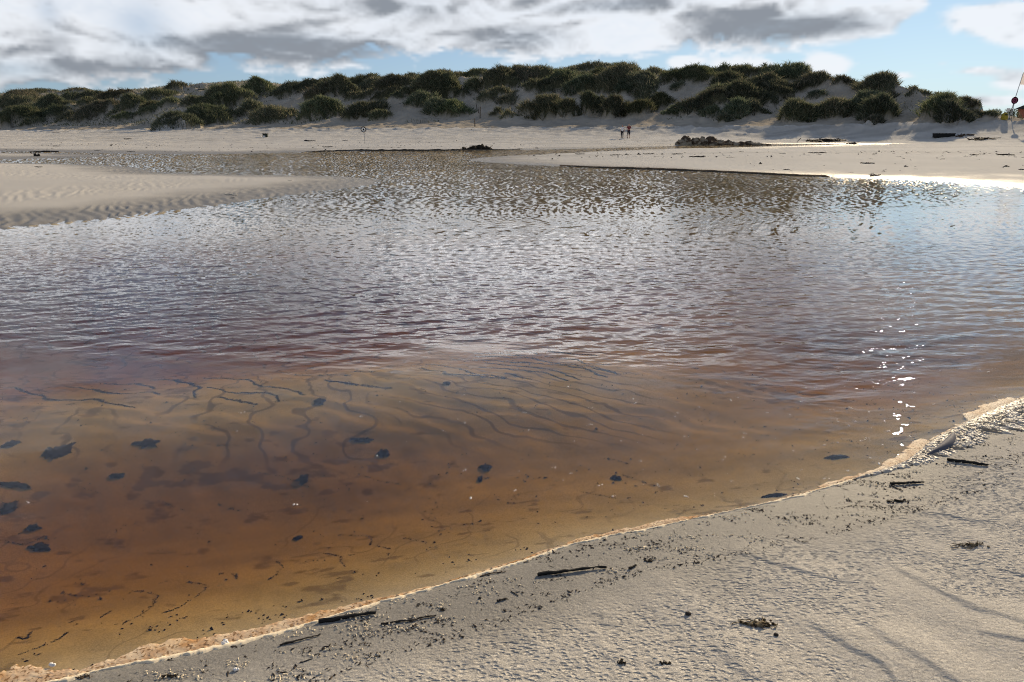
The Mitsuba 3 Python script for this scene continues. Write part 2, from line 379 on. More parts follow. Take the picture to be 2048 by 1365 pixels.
# ------------------------------------------------------------------ marram clumps, as (u, v, half width, half height) in the photograph
CLUMPS = [(20, 232, 45, 25), (60, 242, 24, 9), (20, 200, 50, 14), (92, 205, 30, 20), (108, 223, 28, 14), (132, 235, 24, 11), (140, 192, 24, 10), (172, 190, 24, 9), (190, 218, 45, 20), (222, 192, 30, 12), (250, 208, 28, 18),
          (300, 190, 30, 13), (285, 226, 20, 9), (345, 173, 26, 12), (330, 203, 22, 9), (300, 211, 20, 9), (345, 240, 45, 22), (395, 228, 52, 26), (440, 188, 46, 26), (487, 218, 26, 14), (508, 167, 34, 24), (530, 228, 44, 18), (556, 232, 13, 6),
          (580, 174, 40, 13), (640, 213, 40, 26), (680, 168, 30, 24), (640, 180, 22, 15), (722, 160, 40, 12), (720, 191, 38, 8), (722, 220, 36, 19), (757, 230, 20, 11), (792, 167, 35, 20), (862, 163, 52, 30), (900, 182, 20, 9), (845, 204, 30, 14),
          (878, 216, 26, 17), (915, 216, 34, 16), (944, 168, 14, 15), (925, 187, 12, 8), (1000, 162, 38, 20), (985, 188, 30, 10), (1016, 203, 16, 10), (994, 223, 11, 8), (1014, 227, 13, 10), (1080, 146, 70, 13), (1090, 212, 38, 26), (1140, 214, 18, 20),
          (1110, 172, 45, 13), (1162, 168, 30, 18), (1180, 210, 26, 24), (1230, 212, 22, 25), (1285, 214, 27, 18), (1323, 206, 21, 17), (1248, 176, 20, 13), (1240, 152, 50, 18), (1292, 186, 18, 8), (1290, 162, 36, 18), (1337, 163, 14, 6), (1360, 171, 12, 9),
          (1385, 152, 48, 13), (1358, 221, 20, 10), (1415, 207, 38, 20), (1425, 222, 20, 10), (1452, 233, 12, 12), (1440, 186, 34, 18), (1492, 185, 42, 22), (1474, 216, 24, 20), (1506, 214, 20, 16), (1535, 172, 48, 23), (1530, 223, 10, 6),
          (1530, 134, 7, 9), (1450, 148, 55, 12), (1580, 150, 45, 16), (1594, 220, 37, 26), (1630, 160, 34, 16), (1675, 217, 36, 22), (1722, 207, 30, 26), (1758, 212, 32, 30), (1755, 239, 16, 9), (1690, 161, 20, 9), (1708, 166, 15, 7), (1755, 170, 40, 18), (1785, 190, 10, 8),
          (1822, 184, 6, 8), (1856, 189, 25, 7), (1880, 216, 36, 26), (1912, 222, 26, 24), (1900, 200, 25, 12), (1928, 210, 22, 16), (1950, 226, 14, 10), (1975, 227, 14, 9), (150, 178, 30, 5), (60, 180, 55, 6), (1170, 136, 45, 9), (1255, 136, 30, 8), (900, 147, 40, 8),
          (620, 170, 26, 10), (655, 163, 24, 9), (745, 172, 32, 10), (822, 158, 26, 9), (838, 180, 24, 11), (960, 147, 30, 8), (1045, 152, 30, 11), (1130, 152, 34, 12), (1205, 148, 30, 14), (1310, 143, 34, 10), (1405, 143, 36, 10), (1500, 141, 34, 12), (1460, 168, 34, 14), (1555, 188, 22, 14), (1640, 190, 18, 8),
          (15, 188, 40, 9), (78, 224, 24, 8), (165, 206, 26, 9), (240, 232, 26, 7), (330, 188, 24, 8), (205, 203, 22, 8), (125, 208, 24, 8), (275, 205, 20, 9), (40, 220, 30, 9), (380, 200, 24, 10), (420, 210, 26, 11), (690, 188, 22, 9), (775, 190, 26, 9), (805, 185, 22, 10)]

gx, gy = np.meshgrid(np.linspace(-260, 130, 521), np.linspace(70, 330, 521))
gz0 = base_height(gx.ravel(), gy.ravel()).reshape(gx.shape)


def grid_z(g, x, y):
    i, j = (np.asarray(y) - 70) / 0.5, (np.asarray(x) + 260) / 0.75
    i, j = np.clip(i, 0, 519.99), np.clip(j, 0, 519.99)
    i0, j0 = i.astype(int), j.astype(int)
    a, b = i - i0, j - j0
    return (g[i0, j0] * (1 - a) + g[i0 + 1, j0] * a) * (1 - b) + (g[i0, j0 + 1] * (1 - a) + g[i0 + 1, j0 + 1] * a) * b


def hit(u, v, zfun):
    d = ray(u, v)
    t = np.linspace(75, 300, 2400) / d[1]
    p = d * t[:, None] + [0, 0, EYE]
    below = p[:, 2] < zfun(p[:, 0], p[:, 1])
    if below.any():
        return p[np.argmax(below)]
    return None


MOUNDS = []
for (u, v, a, b) in CLUMPS:
    p = hit(u, v + 0.9 * b, lambda x, y: grid_z(gz0, x, y))
    if p is None:
        yy = float(np.interp(u, [-300, 0, 500, 1000, 1500, 1600, 1700, 1800, 1900, 2300], [328, 285, 228, 181, 156, 137, 125, 114, 105, 97]))
        q = at_depth(u, v + b, yy)
        p = np.array([q[0], yy, 0.0])
    k = p[1] / FPX
    rx = a * k
    MOUNDS.append((p[0], p[1] + 0.35 * rx, rx * 1.2 + .1, max(0.95 * rx, 1.0 * b * k), 1.25 * b * k))
MOUNDS = np.array(MOUNDS)
SUBS = []
hg = np.random.default_rng(404)
for mx, my, rx, ry, mh in MOUNDS:
    kk = int(np.clip(2 + rx * 1.1, 2, 7))
    sub_ = [(mx + hg.normal() * .12 * rx, my + .1 * ry, rx * hg.uniform(.62, .8), ry * .75, mh)]
    for _ in range(kk):
        th = hg.uniform(0, 6.283)
        rr_ = hg.uniform(.35, .78)
        f_ = hg.uniform(.3, .58)
        sub_.append((mx + rx * rr_ * math.cos(th), my + ry * rr_ * math.sin(th), rx * f_, ry * max(f_, .4), mh * hg.uniform(.5, 1.0) * (1 - .25 * rr_)))
    SUBS.append(np.array(sub_))


def mound_height(x, y):
    h = np.zeros_like(x)
    wx, wy = x + (nz(x, y, 1.6, 81, 3) - .5) * 1.8, y + (nz(x, y, 1.6, 82, 3) - .5) * 1.8
    for sub_ in SUBS:
        for mx, my, rx, ry, mh in sub_:
            m = (np.abs(x - mx) < rx * 1.3 + 1) & (np.abs(y - my) < ry * 1.3 + 1)
            if m.any():
                r2 = ((wx[m] - mx) / rx) ** 2 + ((wy[m] - my) / ry) ** 2
                h[m] = np.maximum(h[m], mh * np.maximum(1 - r2, 0) ** 0.6)
    return h


# ------------------------------------------------------------------ ground sheet: one continuous tessellation, finer near the path, split into named pieces
def rows(y0, y1, f):
    return y0 * np.exp(np.arange(int(math.log(y1 / y0) / f)) * f)


YS = np.concatenate([np.linspace(-14, .6, 24, endpoint=False), rows(.6, 1.75, .03), rows(1.75, 5.5, .0042), rows(5.5, 70, .0105), rows(70, 100, .007), rows(100, 190, .0048), rows(190, 440, .012)])
YS = np.unique(YS)
NC = 940
HALF = 2.2 + .86 * np.maximum(YS, .6) + .3 * np.maximum(.6 - YS, 0)
U = np.linspace(-1, 1, NC)
X, Y = HALF[:, None] * U[None], np.repeat(YS[:, None], NC, 1)
x, y = X.ravel(), Y.ravel()
z, sds, s = base_height(x, y, True)
mh = np.zeros_like(z)
dn = y > 70
mh[dn] = mound_height(x[dn], y[dn])
z = z + mh + detail(x, y, z, sds, s)
GROUND_Z = z.reshape(X.shape)


def ground(px, py):
    """Height of the finished sheet (bilinear)."""
    px, py = np.asarray(px, float), np.asarray(py, float)
    i = np.clip(np.searchsorted(YS, py) - 1, 0, len(YS) - 2)
    a = np.clip((py - YS[i]) / (YS[i + 1] - YS[i]), 0, 1)

    def row(k):
        c = np.clip((px / HALF[k] + 1) / 2 * (NC - 1), 0, NC - 1.001)
        j = c.astype(int)
        b = c - j
        return GROUND_Z[k, j] * (1 - b) + GROUND_Z[k, j + 1] * b

    return row(i) * (1 - a) + row(i + 1) * a


V = np.c_[x, y, z]
R, C = len(YS), NC
ii = (np.arange(R - 1)[:, None] * C + np.arange(C - 1)[None]).ravel()
QUADS = np.stack([ii, ii + 1, ii + C + 1, ii + C], 1)


def tri(q):
    return np.vstack([q[:, [0, 1, 2]], q[:, [0, 2, 3]]])


allf = tri(QUADS)
fn = np.cross(V[allf[:, 1]] - V[allf[:, 0]], V[allf[:, 2]] - V[allf[:, 0]])
N = np.zeros_like(V)
for k in range(3):
    for c in range(3):
        N[:, c] += np.bincount(allf[:, k], fn[:, c], len(V))
N /= np.linalg.norm(N, axis=1, keepdims=True)


def sub(quads, values=None):
    idx, inv = np.unique(quads, return_inverse=True)
    return idx, tri(inv.reshape(-1, 4))


def sheet(name, quads, bsdf, rgb=None):
    idx, f = sub(quads)
    scene[name] = {'type': 'ply', 'filename': meshkit.write_ply((V[idx], f), normals=N[idx], color=None if rgb is None else rgb[idx]), 'face_normals': False, 'bsdf': {'type': 'ref', 'id': bsdf}}
    labels[name] = {'kind': 'structure'}


zone = np.full(len(V), 5)  # river bed
for i, k in enumerate(('sand_bank', 'sand_spit', 'sandbar', 'sand_island', 'beach')):
    zone[sds[k] > 0] = i
zone[(s > 0) & (zone == 4)] = 6
zq = zone[QUADS[:, 0]]
for k in (1, 2, 3):
    zq = np.where(zq == 5, zone[QUADS[:, k]], zq)


# ---- sand: colour, grain and wetness
def sand_tone(p):
    big = fbm(p.x * .35, p.y * .35, 3.0, 3)
    grain = noise(p.x * 420, p.y * 420, p.z * 420)
    speck = noise(p.x * 160 + 9, p.y * 160, p.z * 160)
    near = dr.exp(-dr.maximum(p.y - 2, 0) * .22)
    t = mix((.415, .383, .332), (.48, .445, .388), big)
    band = smoothstep(.5, .78, fbm(p.x * .05, p.y * .55, 4.0, 3)) * smoothstep(36, 50, p.y) + .6 * smoothstep(.55, .8, fbm(p.x * .5, p.y * .5, 1.0, 3)) * smoothstep(60, 80, p.y)
    t = t * (1 - .22 * band)
    return t * (1 + near * ((grain - .5) * .8 + (speck - .5) * .3))


def wetness(p):
    edge = .012 + .03 * fbm(p.x * 1.3, p.y * 1.3, 5.0, 2)
    far = smoothstep(6, 14, p.y)
    spit = smoothstep(8, 10, p.y) * (1 - smoothstep(24, 28, p.y)) * (1 - smoothstep(-2, 1, p.x)) * .012
    return 1 - smoothstep(edge + spit, edge + .035 + .045 * far + spit, p.z)


def sand_color(p, n, uv):
    return sand_tone(p) * (1 - .48 * wetness(p))


def sand_rough(p, n, uv):
    return .92 - wetness(p) * (.22 + .20 * smoothstep(6, 14, p.y))


WFIT = np.polyfit(BANK_LINE[(BANK_LINE[:, 0] > -2.2) & (BANK_LINE[:, 0] < 4.2), 0], BANK_LINE[(BANK_LINE[:, 0] > -2.2) & (BANK_LINE[:, 0] < 4.2), 1], 4)


def bank_relief(p, n, uv):
    yw = mi.Float(WFIT[0])
    for c in WFIT[1:]:
        yw = yw * p.x + float(c)
    d = (yw - p.y) * .88 + (noise(p.x * 3, p.y * 3, 4) - .5) * .25
    w = smoothstep(.26, .52, d)
    calm = smoothstep(.5, 1.2, p.x) * smoothstep(.44, .58, fbm(p.x * 2.1 + 3, p.y * 2.1, 6.0, 2)) * .8
    qx, qy = p.x + p.y * .3 + (noise(p.x * 20, p.y * 20, 1) - .5) * .03, p.y * 1.35 - p.x * .2
    f1, f2, r = mikit.voronoi(qx * 46, qy * 46)
    pit = smoothstep(.62, .12, f1) * smoothstep(.15, .75, r)
    soft = fbm(qx * 55, qy * 55, 2.0, 3)
    h = (-.0042 * pit + .0030 * (soft - .5)) * (1 - calm) * (.12 + .88 * w)
    wobble = (noise(p.x * 11, p.y * 11, 8) - .5) * .03
    for ridge in SAND_RIDGES:
        best, off = mi.Float(9), mi.Float(9)
        n_ = len(ridge) - 1
        tap = mi.Float(0)
        for i, (a, b) in enumerate(zip(ridge[:-1], ridge[1:])):
            L = float(np.hypot(*(b - a)))
            ux, uy = float((b - a)[0] / L), float((b - a)[1] / L)
            t = dr.clip((p.x - float(a[0])) * ux + (p.y - float(a[1])) * uy, 0, L)
            ex, ey = p.x - float(a[0]) - t * ux, p.y - float(a[1]) - t * uy
            d2 = ex * ex + ey * ey
            closer = d2 < best
            best = dr.select(closer, d2, best)
            sgn = dr.select(ex * -uy + ey * ux > 0, -1.0, 1.0)
            off = dr.select(closer, sgn * dr.sqrt(d2 + 1e-12), off)
            tap = dr.select(closer, (i + t / L) / n_, tap)
        off = off + wobble
        h = h + .0085 * smoothstep(-.16, -.012, off) * smoothstep(.028, -.012, off) * dr.sqrt(dr.maximum(4 * tap * (1 - tap), 0))
    return h + (noise(p.x * 330, p.y * 330, 2) - .5) * .0007 + (fbm(p.x * 130, p.y * 130, 3.0, 2) - .5) * .0012


def bed_color(p, n, uv):
    t = mix((.36, .30, .20), (.43, .365, .26), fbm(p.x * .8, p.y * 2.2, 2.0, 3))
    grain = noise(p.x * 300, p.y * 300, 1.0)
    fleck = fbm(p.x * 9, p.y * 17, 3.0, 4) * .6 + fbm(p.x * 1.1, p.y * 2.0, 8.0, 2) * .4
    org = smoothstep(.58, .68, fleck)
    t = t * (.72 + .56 * fbm(p.x * 1.6 + p.y * 1.2, p.y * 5.5 - p.x * 1.2, 9.0, 4))
    t = mix(t, (.10, .07, .045), org * .55)
    wob = (fbm(p.x * 3.2, p.y * 3.2, 1.0, 3) - .5)

    def lines(ph, width, gate):
        f = dr.abs(ph - dr.floor(ph) - .5)
        return (1 - smoothstep(width * .4, width, f)) * gate

    left = (1 - smoothstep(-.75, -.25, p.x)) * smoothstep(3.75, 4.05, p.y)
    mid = smoothstep(-1.0, -.5, p.x) * (1 - smoothstep(.75, 1.1, p.x)) * smoothstep(3.95, 4.3, p.y)
    nearby = (1 - smoothstep(3.3, 3.8, p.y)) * .5
    g1 = smoothstep(.30, .48, fbm(p.x * 1.9 + 5, p.y * 1.9, 4.0, 2))
    k = lines((.94 * p.x + .36 * p.y) / .27 + wob * 1.9, .085, left * g1)
    k = dr.maximum(k, lines((.54 * p.x + .84 * p.y) / .135 + wob * 1.6, .12, mid * smoothstep(.30, .5, fbm(p.x * 1.7, p.y * 1.7, 7.0, 2))))
    k = dr.maximum(k, lines((.90 * p.x - .30 * p.y) / .21 + wob * 2.6, .06, nearby * smoothstep(.50, .66, fbm(p.x * 3.1, p.y * 3.1, 9.0, 2))))
    t = mix(t, (.06, .043, .034), k * .58)
    return t * (1 + (grain - .5) * .4)


scene['sand'] = {'type': 'principled', 'base_color': mikit.proc(sand_color), 'roughness': mikit.proc(sand_rough), 'specular': .25}
scene['bank_sand'] = {'type': 'bumpmap', 'arbitrary': mikit.proc(bank_relief, .0012), 'scale': 1.0, 'bsdf': {'type': 'principled', 'base_color': mikit.proc(sand_color), 'roughness': mikit.proc(sand_rough), 'specular': .2}}
scene['bed_sand'] = {'type': 'diffuse', 'reflectance': mikit.proc(bed_color)}
scene['dune_sand'] = {'type': 'diffuse', 'reflectance': {'type': 'mesh_attribute', 'name': 'vertex_color'}}
scene['far_sand'] = {'type': 'diffuse', 'reflectance': {'type': 'rgb', 'value': [.38, .33, .26]}}
dtone = nz(x, y, 5, 201, 4)[:, None]
dune_rgb = (np.array([.34, .295, .23]) * (1 - dtone) + np.array([.47, .41, .325]) * dtone) * (.85 + .3 * nz(x, y, 1.3, 202, 2))[:, None]
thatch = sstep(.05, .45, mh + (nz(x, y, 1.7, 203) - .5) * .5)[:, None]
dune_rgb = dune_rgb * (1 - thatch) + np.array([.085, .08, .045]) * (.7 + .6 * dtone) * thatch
sheet('sand_bank', QUADS[zq == 0], 'bank_sand')
sheet('sand_spit', QUADS[zq == 1], 'sand')
sheet('sandbar', QUADS[zq == 2], 'sand')
sheet('sand_island', QUADS[zq == 3], 'sand')
sheet('beach', QUADS[zq == 4], 'sand')
sheet('riverbed', QUADS[zq == 5], 'bed_sand')
sheet('dunes', QUADS[zq == 6], 'dune_sand', dune_rgb)
scene['ground'] = mikit.ply((np.array([[-6000, -6000, -2.5], [6000, -6000, -2.5], [6000, 6000, -2.5], [-6000, 6000, -2.5]]), np.array([[0, 1, 2, 3]])), 'far_sand')
labels['ground'] = {'kind': 'structure'}

# ------------------------------------------------------------------ water: a sheet of real waves, tinted by its own depth
WY1 = np.append(np.concatenate([rows(1.5, 4.0, .0085), rows(4.0, 12, .0042)]), 12.0)
WY2 = np.append(12.0, rows(12.08, 95, .0080))


def water_band(wy_, cols):
    h_ = 2.1 + .855 * wy_
    i_ = (np.arange(len(wy_) - 1)[:, None] * cols + np.arange(cols - 1)[None]).ravel()
    return (h_[:, None] * np.linspace(-1, 1, cols)[None]).ravel(), np.repeat(wy_, cols), np.stack([i_, i_ + 1, i_ + cols + 1, i_ + cols], 1)


bx1, by1, bq1 = water_band(WY1, 660)
bx2, by2, bq2 = water_band(WY2, 1560)
wxf, wyf, wq = np.concatenate([bx1, bx2]), np.concatenate([by1, by2]), np.vstack([bq1, bq2 + len(bx1)])
CALM = on_level(*np.array([(-900, 640), (0, 705), (150, 728), (300, 742), (600, 752), (750, 744), (860, 706), (1000, 692), (1120, 716), (1250, 742), (1400, 756), (1500, 775), (1560, 822), (1680, 834), (1790, 812), (1850, 792), (1950, 745), (2060, 700), (2400, 640)], float).T)
calm_t = cKDTree(dense(smooth_line(CALM, 2), .03))
cd, ci = calm_t.query(np.c_[wxf, wyf], workers=-1)
cpt = calm_t.data[ci]
cs = np.where(wyf > cpt[:, 1], cd, -cd) + (nz(wxf, wyf, .5, 90) - .5) * .5
ruff = sstep(-.05, .5, cs)
gust = .55 + .9 * nz(wxf, wyf * .6, 2.2, 91, 3)
gust = gust * (1 - .5 * sstep(9, 14, wyf)) * (1 + .9 * sstep(16, 27, wyf))
GL = on_level(np.array(1800.), np.array(850.))
AMP = (.05 + .95 * ruff * gust) + .34 * np.exp(-((wxf - GL[0]) ** 2 + (wyf - GL[1]) ** 2) / .9)
wz = np.zeros_like(wxf)
gxs, gys = np.zeros_like(wxf), np.zeros_like(wxf)
wr = np.random.default_rng(5)
for i in range(46):
    lam = .030 * 1.060 ** i
    th = math.radians(98 + wr.normal() * 23)
    kx, ky = math.cos(th) * 2 * math.pi / lam, math.sin(th) * 2 * math.pi / lam
    slope = .0135 * (1 - .82 * sstep(6, 15, wyf) * (lam > .05)) * (1 + .1 * sstep(6, 15, wyf) * (lam <= .065))
    a = slope * lam / (2 * math.pi)
    cell = .35 + 1.3 * nz(wxf + 31 * i, wyf + 17 * i, lam * 4, 100 + i, 1)
    ph = kx * wxf + ky * wyf + wr.uniform(0, 6.28) + 1.5 * np.sin(wxf * .7 / lam * .3 + i)
    wz += a * cell * np.sin(ph)
    gxs += a * cell * kx * np.cos(ph)
    gys += a * cell * ky * np.cos(ph)
wz, gxs, gys = wz * AMP, gxs * AMP, gys * AMP
# a slow film over the calm shallows
swx, swy = (nz(wxf, wyf, .5, 160, 2) - .5) * .02, (nz(wxf, wyf * 2, .5, 161, 2) - .5) * .02
gxs, gys = gxs + swx * (1 - ruff), gys + swy * (1 - ruff)
wn = np.c_[-gxs, -gys, np.ones_like(gxs)]
wn /= np.linalg.norm(wn, axis=1, keepdims=True)
bz = base_height(wxf, wyf)
depth = np.maximum(-bz, 0)
ABS = np.array([1.4, 2.6, 5.6])
path = depth * 1.35
tint = np.exp(-path[:, None] * ABS) * np.array([.97, .95, .93])
wq = wq[(bz[wq] < 0.012).any(1)]
idx, f = sub(wq)
scene['river_water'] = {'type': 'thindielectric', 'int_ior': 1.21, 'specular_transmittance': {'type': 'mesh_attribute', 'name': 'vertex_color'}}
scene['river'] = {'type': 'ply', 'filename': meshkit.write_ply((np.c_[wxf, wyf, wz][idx], f), normals=wn[idx], color=tint[idx]), 'face_normals': False, 'bsdf': {'type': 'ref', 'id': 'river_water'}}
labels['river'] = {'kind': 'structure'}

# ------------------------------------------------------------------ marram grass
scene['marram'] = {'type': 'principledthin', 'base_color': {'type': 'mesh_attribute', 'name': 'vertex_color'}, 'roughness': .7, 'diff_trans': .8, 'eta': 1.3}
GREEN = np.array([[.100, .116, .070], [.130, .145, .092], [.078, .096, .064], [.21, .20, .13], [.27, .25, .17]])


def blades(P, lean, L, W, g, straw):
    n = len(P)
    up = np.array([0, 0, 1.0]) + lean
    up /= np.linalg.norm(up, axis=1, keepdims=True)
    a = g.uniform(0, 2 * np.pi, n)
    side = np.stack([np.cos(a), np.sin(a), 0 * a], -1)
    side -= up * (side * up).sum(1, keepdims=True)
    side /= np.linalg.norm(side, axis=1, keepdims=True)
    bend = np.stack([g.normal(size=n) * .35 - .22, g.normal(size=n) * .35 - .05, -.25 - .25 * g.random(n)], -1) * L[:, None]
    mid = P + up * (L * .55)[:, None] + bend * .12
    tip = P + up * L[:, None] + bend * .6
    w = (W / 2)[:, None] * side
    v = np.stack([P - w * .8, P + w * .8, mid - w * .7, mid + w * .7, tip], 1).reshape(-1, 3)
    o = np.arange(n)[:, None] * 5
    f = np.concatenate([o + [0, 1, 3], o + [0, 3, 2], o + [2, 3, 4]], 1).reshape(-1, 3)
    pick = np.where(g.random(n) < straw, g.integers(3, 5, n), g.integers(0, 3, n))
    col = GREEN[pick] * g.uniform(.7, 1.3, (n, 1))
    return v, f, np.repeat(col, 5, 0)


def clump_blades(q, a, b, g):
    sub_ = SUBS[q]
    mx, my, rx, ry, hh = MOUNDS[q]
    n = int(np.clip(3.3 * a * b, 150, 4600))
    w_ = sub_[:, 2] * sub_[:, 3]
    k = g.choice(len(sub_), n, p=w_ / w_.sum())
    r, t = np.sqrt(g.random(n)) * 1.05, g.uniform(0, 2 * np.pi, n)
    px, py = sub_[k, 0] + sub_[k, 2] * r * np.cos(t), sub_[k, 1] + sub_[k, 3] * r * np.sin(t)
    tuft = .55 + .9 * meshkit.noise(np.stack([px / .9, py / .9, 0 * px + my], -1))
    sparse = meshkit.noise(np.stack([px / 1.4, py / 1.4, 0 * px + mx], -1), 3) > .22 * (r > .55)
    px, py, r, t, tuft = px[sparse], py[sparse], r[sparse], t[sparse], tuft[sparse]
    pz = ground(px, py) - .08
    lean = np.stack([np.cos(t) * r * .75, np.sin(t) * r * .75, 0 * r], -1) + g.normal(size=(len(r), 3)) * .22 * [1, 1, 0]
    L = g.uniform(.6, 1.25, len(r)) * tuft * min(1.15, .45 + hh * .35)
    W = g.uniform(.05, .10, len(r)) * (1 + my / 400)
    straw = .14 + .24 * meshkit.noise(np.array([[mx / 7, my / 7, 3.3]]))[0]
    v, f, c = blades(np.stack([px, py, pz], -1), lean, L, W, g, straw)
    return v, f, c * g.uniform(.75, 1.35) * (1 + g.normal(size=3) * .05)


PLACES = [(-1, 120, 'at the far left end'), (120, 320, 'left of the scar'), (320, 480, 'beside the sand scar'), (480, 620, 'around the sand scar'), (620, 830, 'above the round sign'),
          (830, 960, 'left of the posts'), (960, 1060, 'beside the worn path'), (1060, 1200, 'right of the path'), (1200, 1330, 'above the two walkers'), (1330, 1560, 'above the sand heap'),
          (1560, 1660, 'left of the hump'), (1660, 1810, 'on the big right hump'), (1810, 2100, 'on the last dune')]
ORDER = np.argsort([c[0] for c in CLUMPS])
seen = {}
for q in ORDER:
    u, v, a, b = CLUMPS[q]
    where = next(w for l, h, w in PLACES if l < u <= h)
    top = np.interp(u, [c[0] for c in CREST], [c[1] for c in CREST])
    tier = 'crest' if v - b < top + 6 else 'foot' if v > 205 else 'middle'
    size = 'large' if a * b > 700 else 'small' if a * b < 230 else 'medium'
    seen.setdefault((where, tier, size), []).append(q)
for (where, tier, size), qs in seen.items():
    row = {'crest': 'on the skyline', 'foot': 'low on the slope', 'middle': 'halfway up'}[tier]
    rank = {1: [''], 2: ['left one of two', 'right one of two'], 3: ['leftmost of three', 'middle one of three', 'rightmost of three']}.get(len(qs)) or ['leftmost of several'] + [f'{w} from left of several' for w in ('second', 'third', 'fourth', 'fifth', 'sixth', 'seventh')][:len(qs) - 2] + ['rightmost of several']
    for q, r_ in zip(sorted(qs, key=lambda k: CLUMPS[k][0]), rank):
        u, v, a, b = CLUMPS[q]
        vv, ff, cc = clump_blades(int(q), a, b, np.random.default_rng(1000 + int(q)))
        lab = f'{r_} {size} marram clumps {row}, {where}' if r_ else f'{size} marram clump {row}, {where}'
        single('marram_clump', lab, 'grass clump', (vv, ff), 'marram', f'{size} marram clumps {row} {where}' if len(qs) > 1 else None, smooth=False, color=cc)

g = np.random.default_rng(77)
n = 130000
px, py = g.uniform(-240, 84, n), g.uniform(90, 320, n)
fs, _, _, _, _ = dune_profile(px, py)
mz = nz(px, py, 7, 210, 3)
left = sstep(-20, -120, px)
keep = (fs > .12) & (fs < 1.25) & (np.abs(px) < .75 * py) & (mz + .55 * sstep(.55, .95, fs) * (px < 42) + .52 * left + .12 * sstep(.6, .9, fs) > .60) & (g.random(n) < .9)
px, py = px[keep], py[keep]
pz = ground(px, py) - .05
fv, ff, fc = blades(np.stack([px, py, pz], -1), g.normal(size=(len(px), 3)) * .3 * [1, 1, 0] + [-.12, 0, 0], g.uniform(.4, .9, len(px)), g.uniform(.06, .12, len(px)) * (1 + py / 400), g, .35)
stuff('dune_grass', 'thin dune grass growing along the crest and between the clumps', (fv, ff), 'marram', color=fc)

# ------------------------------------------------------------------ small plain materials


def flat(name, rgb, rough=.8, spec=.3, metal=0.0):
    scene[name] = {'type': 'principled', 'base_color': {'type': 'rgb', 'value': list(rgb)}, 'roughness': rough, 'specular': spec, 'metallic': metal}


for nme, rgb in (('skin', (.42, .27, .20)), ('hair', (.03, .022, .018)), ('white_cotton', (.72, .73, .76)), ('red_cotton', (.15, .02, .03)), ('dark_cloth', (.025, .027, .035)), ('grey_cloth', (.08, .08, .09)), ('weathered_wood', (.12, .095, .075)), ('dark_wood', (.028, .022, .018)),
                 ('black_wood', (.014, .013, .012)), ('pale_wood', (.55, .5, .42)), ('dark_green_paint', (.018, .028, .024)), ('sign_white', (.75, .75, .74)), ('sign_red', (.5, .03, .05)), ('sign_purple', (.22, .05, .10)), ('galvanised', (.35, .36, .37)), ('yellow_paint', (.32, .25, .03)), ('peat', (.024, .017, .022)),
                 ('brown_peat', (.075, .05, .032)), ('cream_foam', (.78, .66, .47)), ('pale_foam', (.78, .75, .70)), ('shell', (.10, .10, .12)), ('car_paint', (.45, .5, .46)), ('tyre', (.02, .02, .02)), ('brick_red', (.28, .11, .08)), ('roof_grey', (.03, .03, .033)), ('cream_wall', (.55, .5, .36)), ('teal_glass', (.12, .26, .30)), ('flag_cloth', (.62, .58, .60)), ('white_plastic', (.8, .8, .8))):
    flat(nme, rgb)
scene['pale_foam']['roughness'] = .3
scene['pale_foam']['specular'] = .6
scene['wet_seaweed'] = {'type': 'principled', 'base_color': {'type': 'rgb', 'value': [.03, .022, .014]}, 'roughness': .75, 'specular': .15}
scene['roof_grey'] = {'type': 'diffuse', 'reflectance': {'type': 'rgb', 'value': [.035, .033, .036]}}
scene['wet_litter'] = {'type': 'diffuse', 'reflectance': {'type': 'rgb', 'value': [.026, .018, .015]}}
scene['window_glass'] = {'type': 'principled', 'base_color': {'type': 'rgb', 'value': [.02, .025, .03]}, 'roughness': .1, 'specular': .6}


def heap_color(p, n, uv):
    t = fbm(p.x * 1.7, p.y * 1.7, p.z * 3.5, 4)
    return mix((.085, .06, .04), (.31, .255, .185), smoothstep(.40, .60, t))


def foam_color(p, n, uv):
    t = fbm(p.x * 34, p.y * 34, p.z * 34, 3)
    c = mix(mix((.47, .25, .10), (.66, .47, .28), smoothstep(.35, .65, t)), (.70, .60, .46), smoothstep(.35, .65, fbm(p.x * 6, p.y * 6, 2.0, 2)) * .40 + smoothstep(.8, 2.5, p.x) * .4)
    return mix(c, (.20, .10, .04), smoothstep(.70, .80, noise(p.x * 150, p.y * 150, 3)) * .8)


scene['heap_earth'] = {'type': 'diffuse', 'reflectance': mikit.proc(heap_color)}
scene['ochre_foam'] = {'type': 'principled', 'base_color': mikit.proc(foam_color), 'roughness': .7, 'specular': .15}

# ------------------------------------------------------------------ foam along the near waterline
LINE = dense(BANK_LINE, .004)
LINE = LINE[(LINE[:, 0] > -2.4) & (LINE[:, 0] < 4.6)]
tan = np.gradient(LINE, axis=0)
for _ in range(3):
    tan = (np.roll(tan, 9, 0) + tan + np.roll(tan, -9, 0)) / 3
tan /= np.linalg.norm(tan, axis=1, keepdims=True)
NRM = np.c_[-tan[:, 1], tan[:, 0]]          # towards the water
lx = LINE[:, 0]


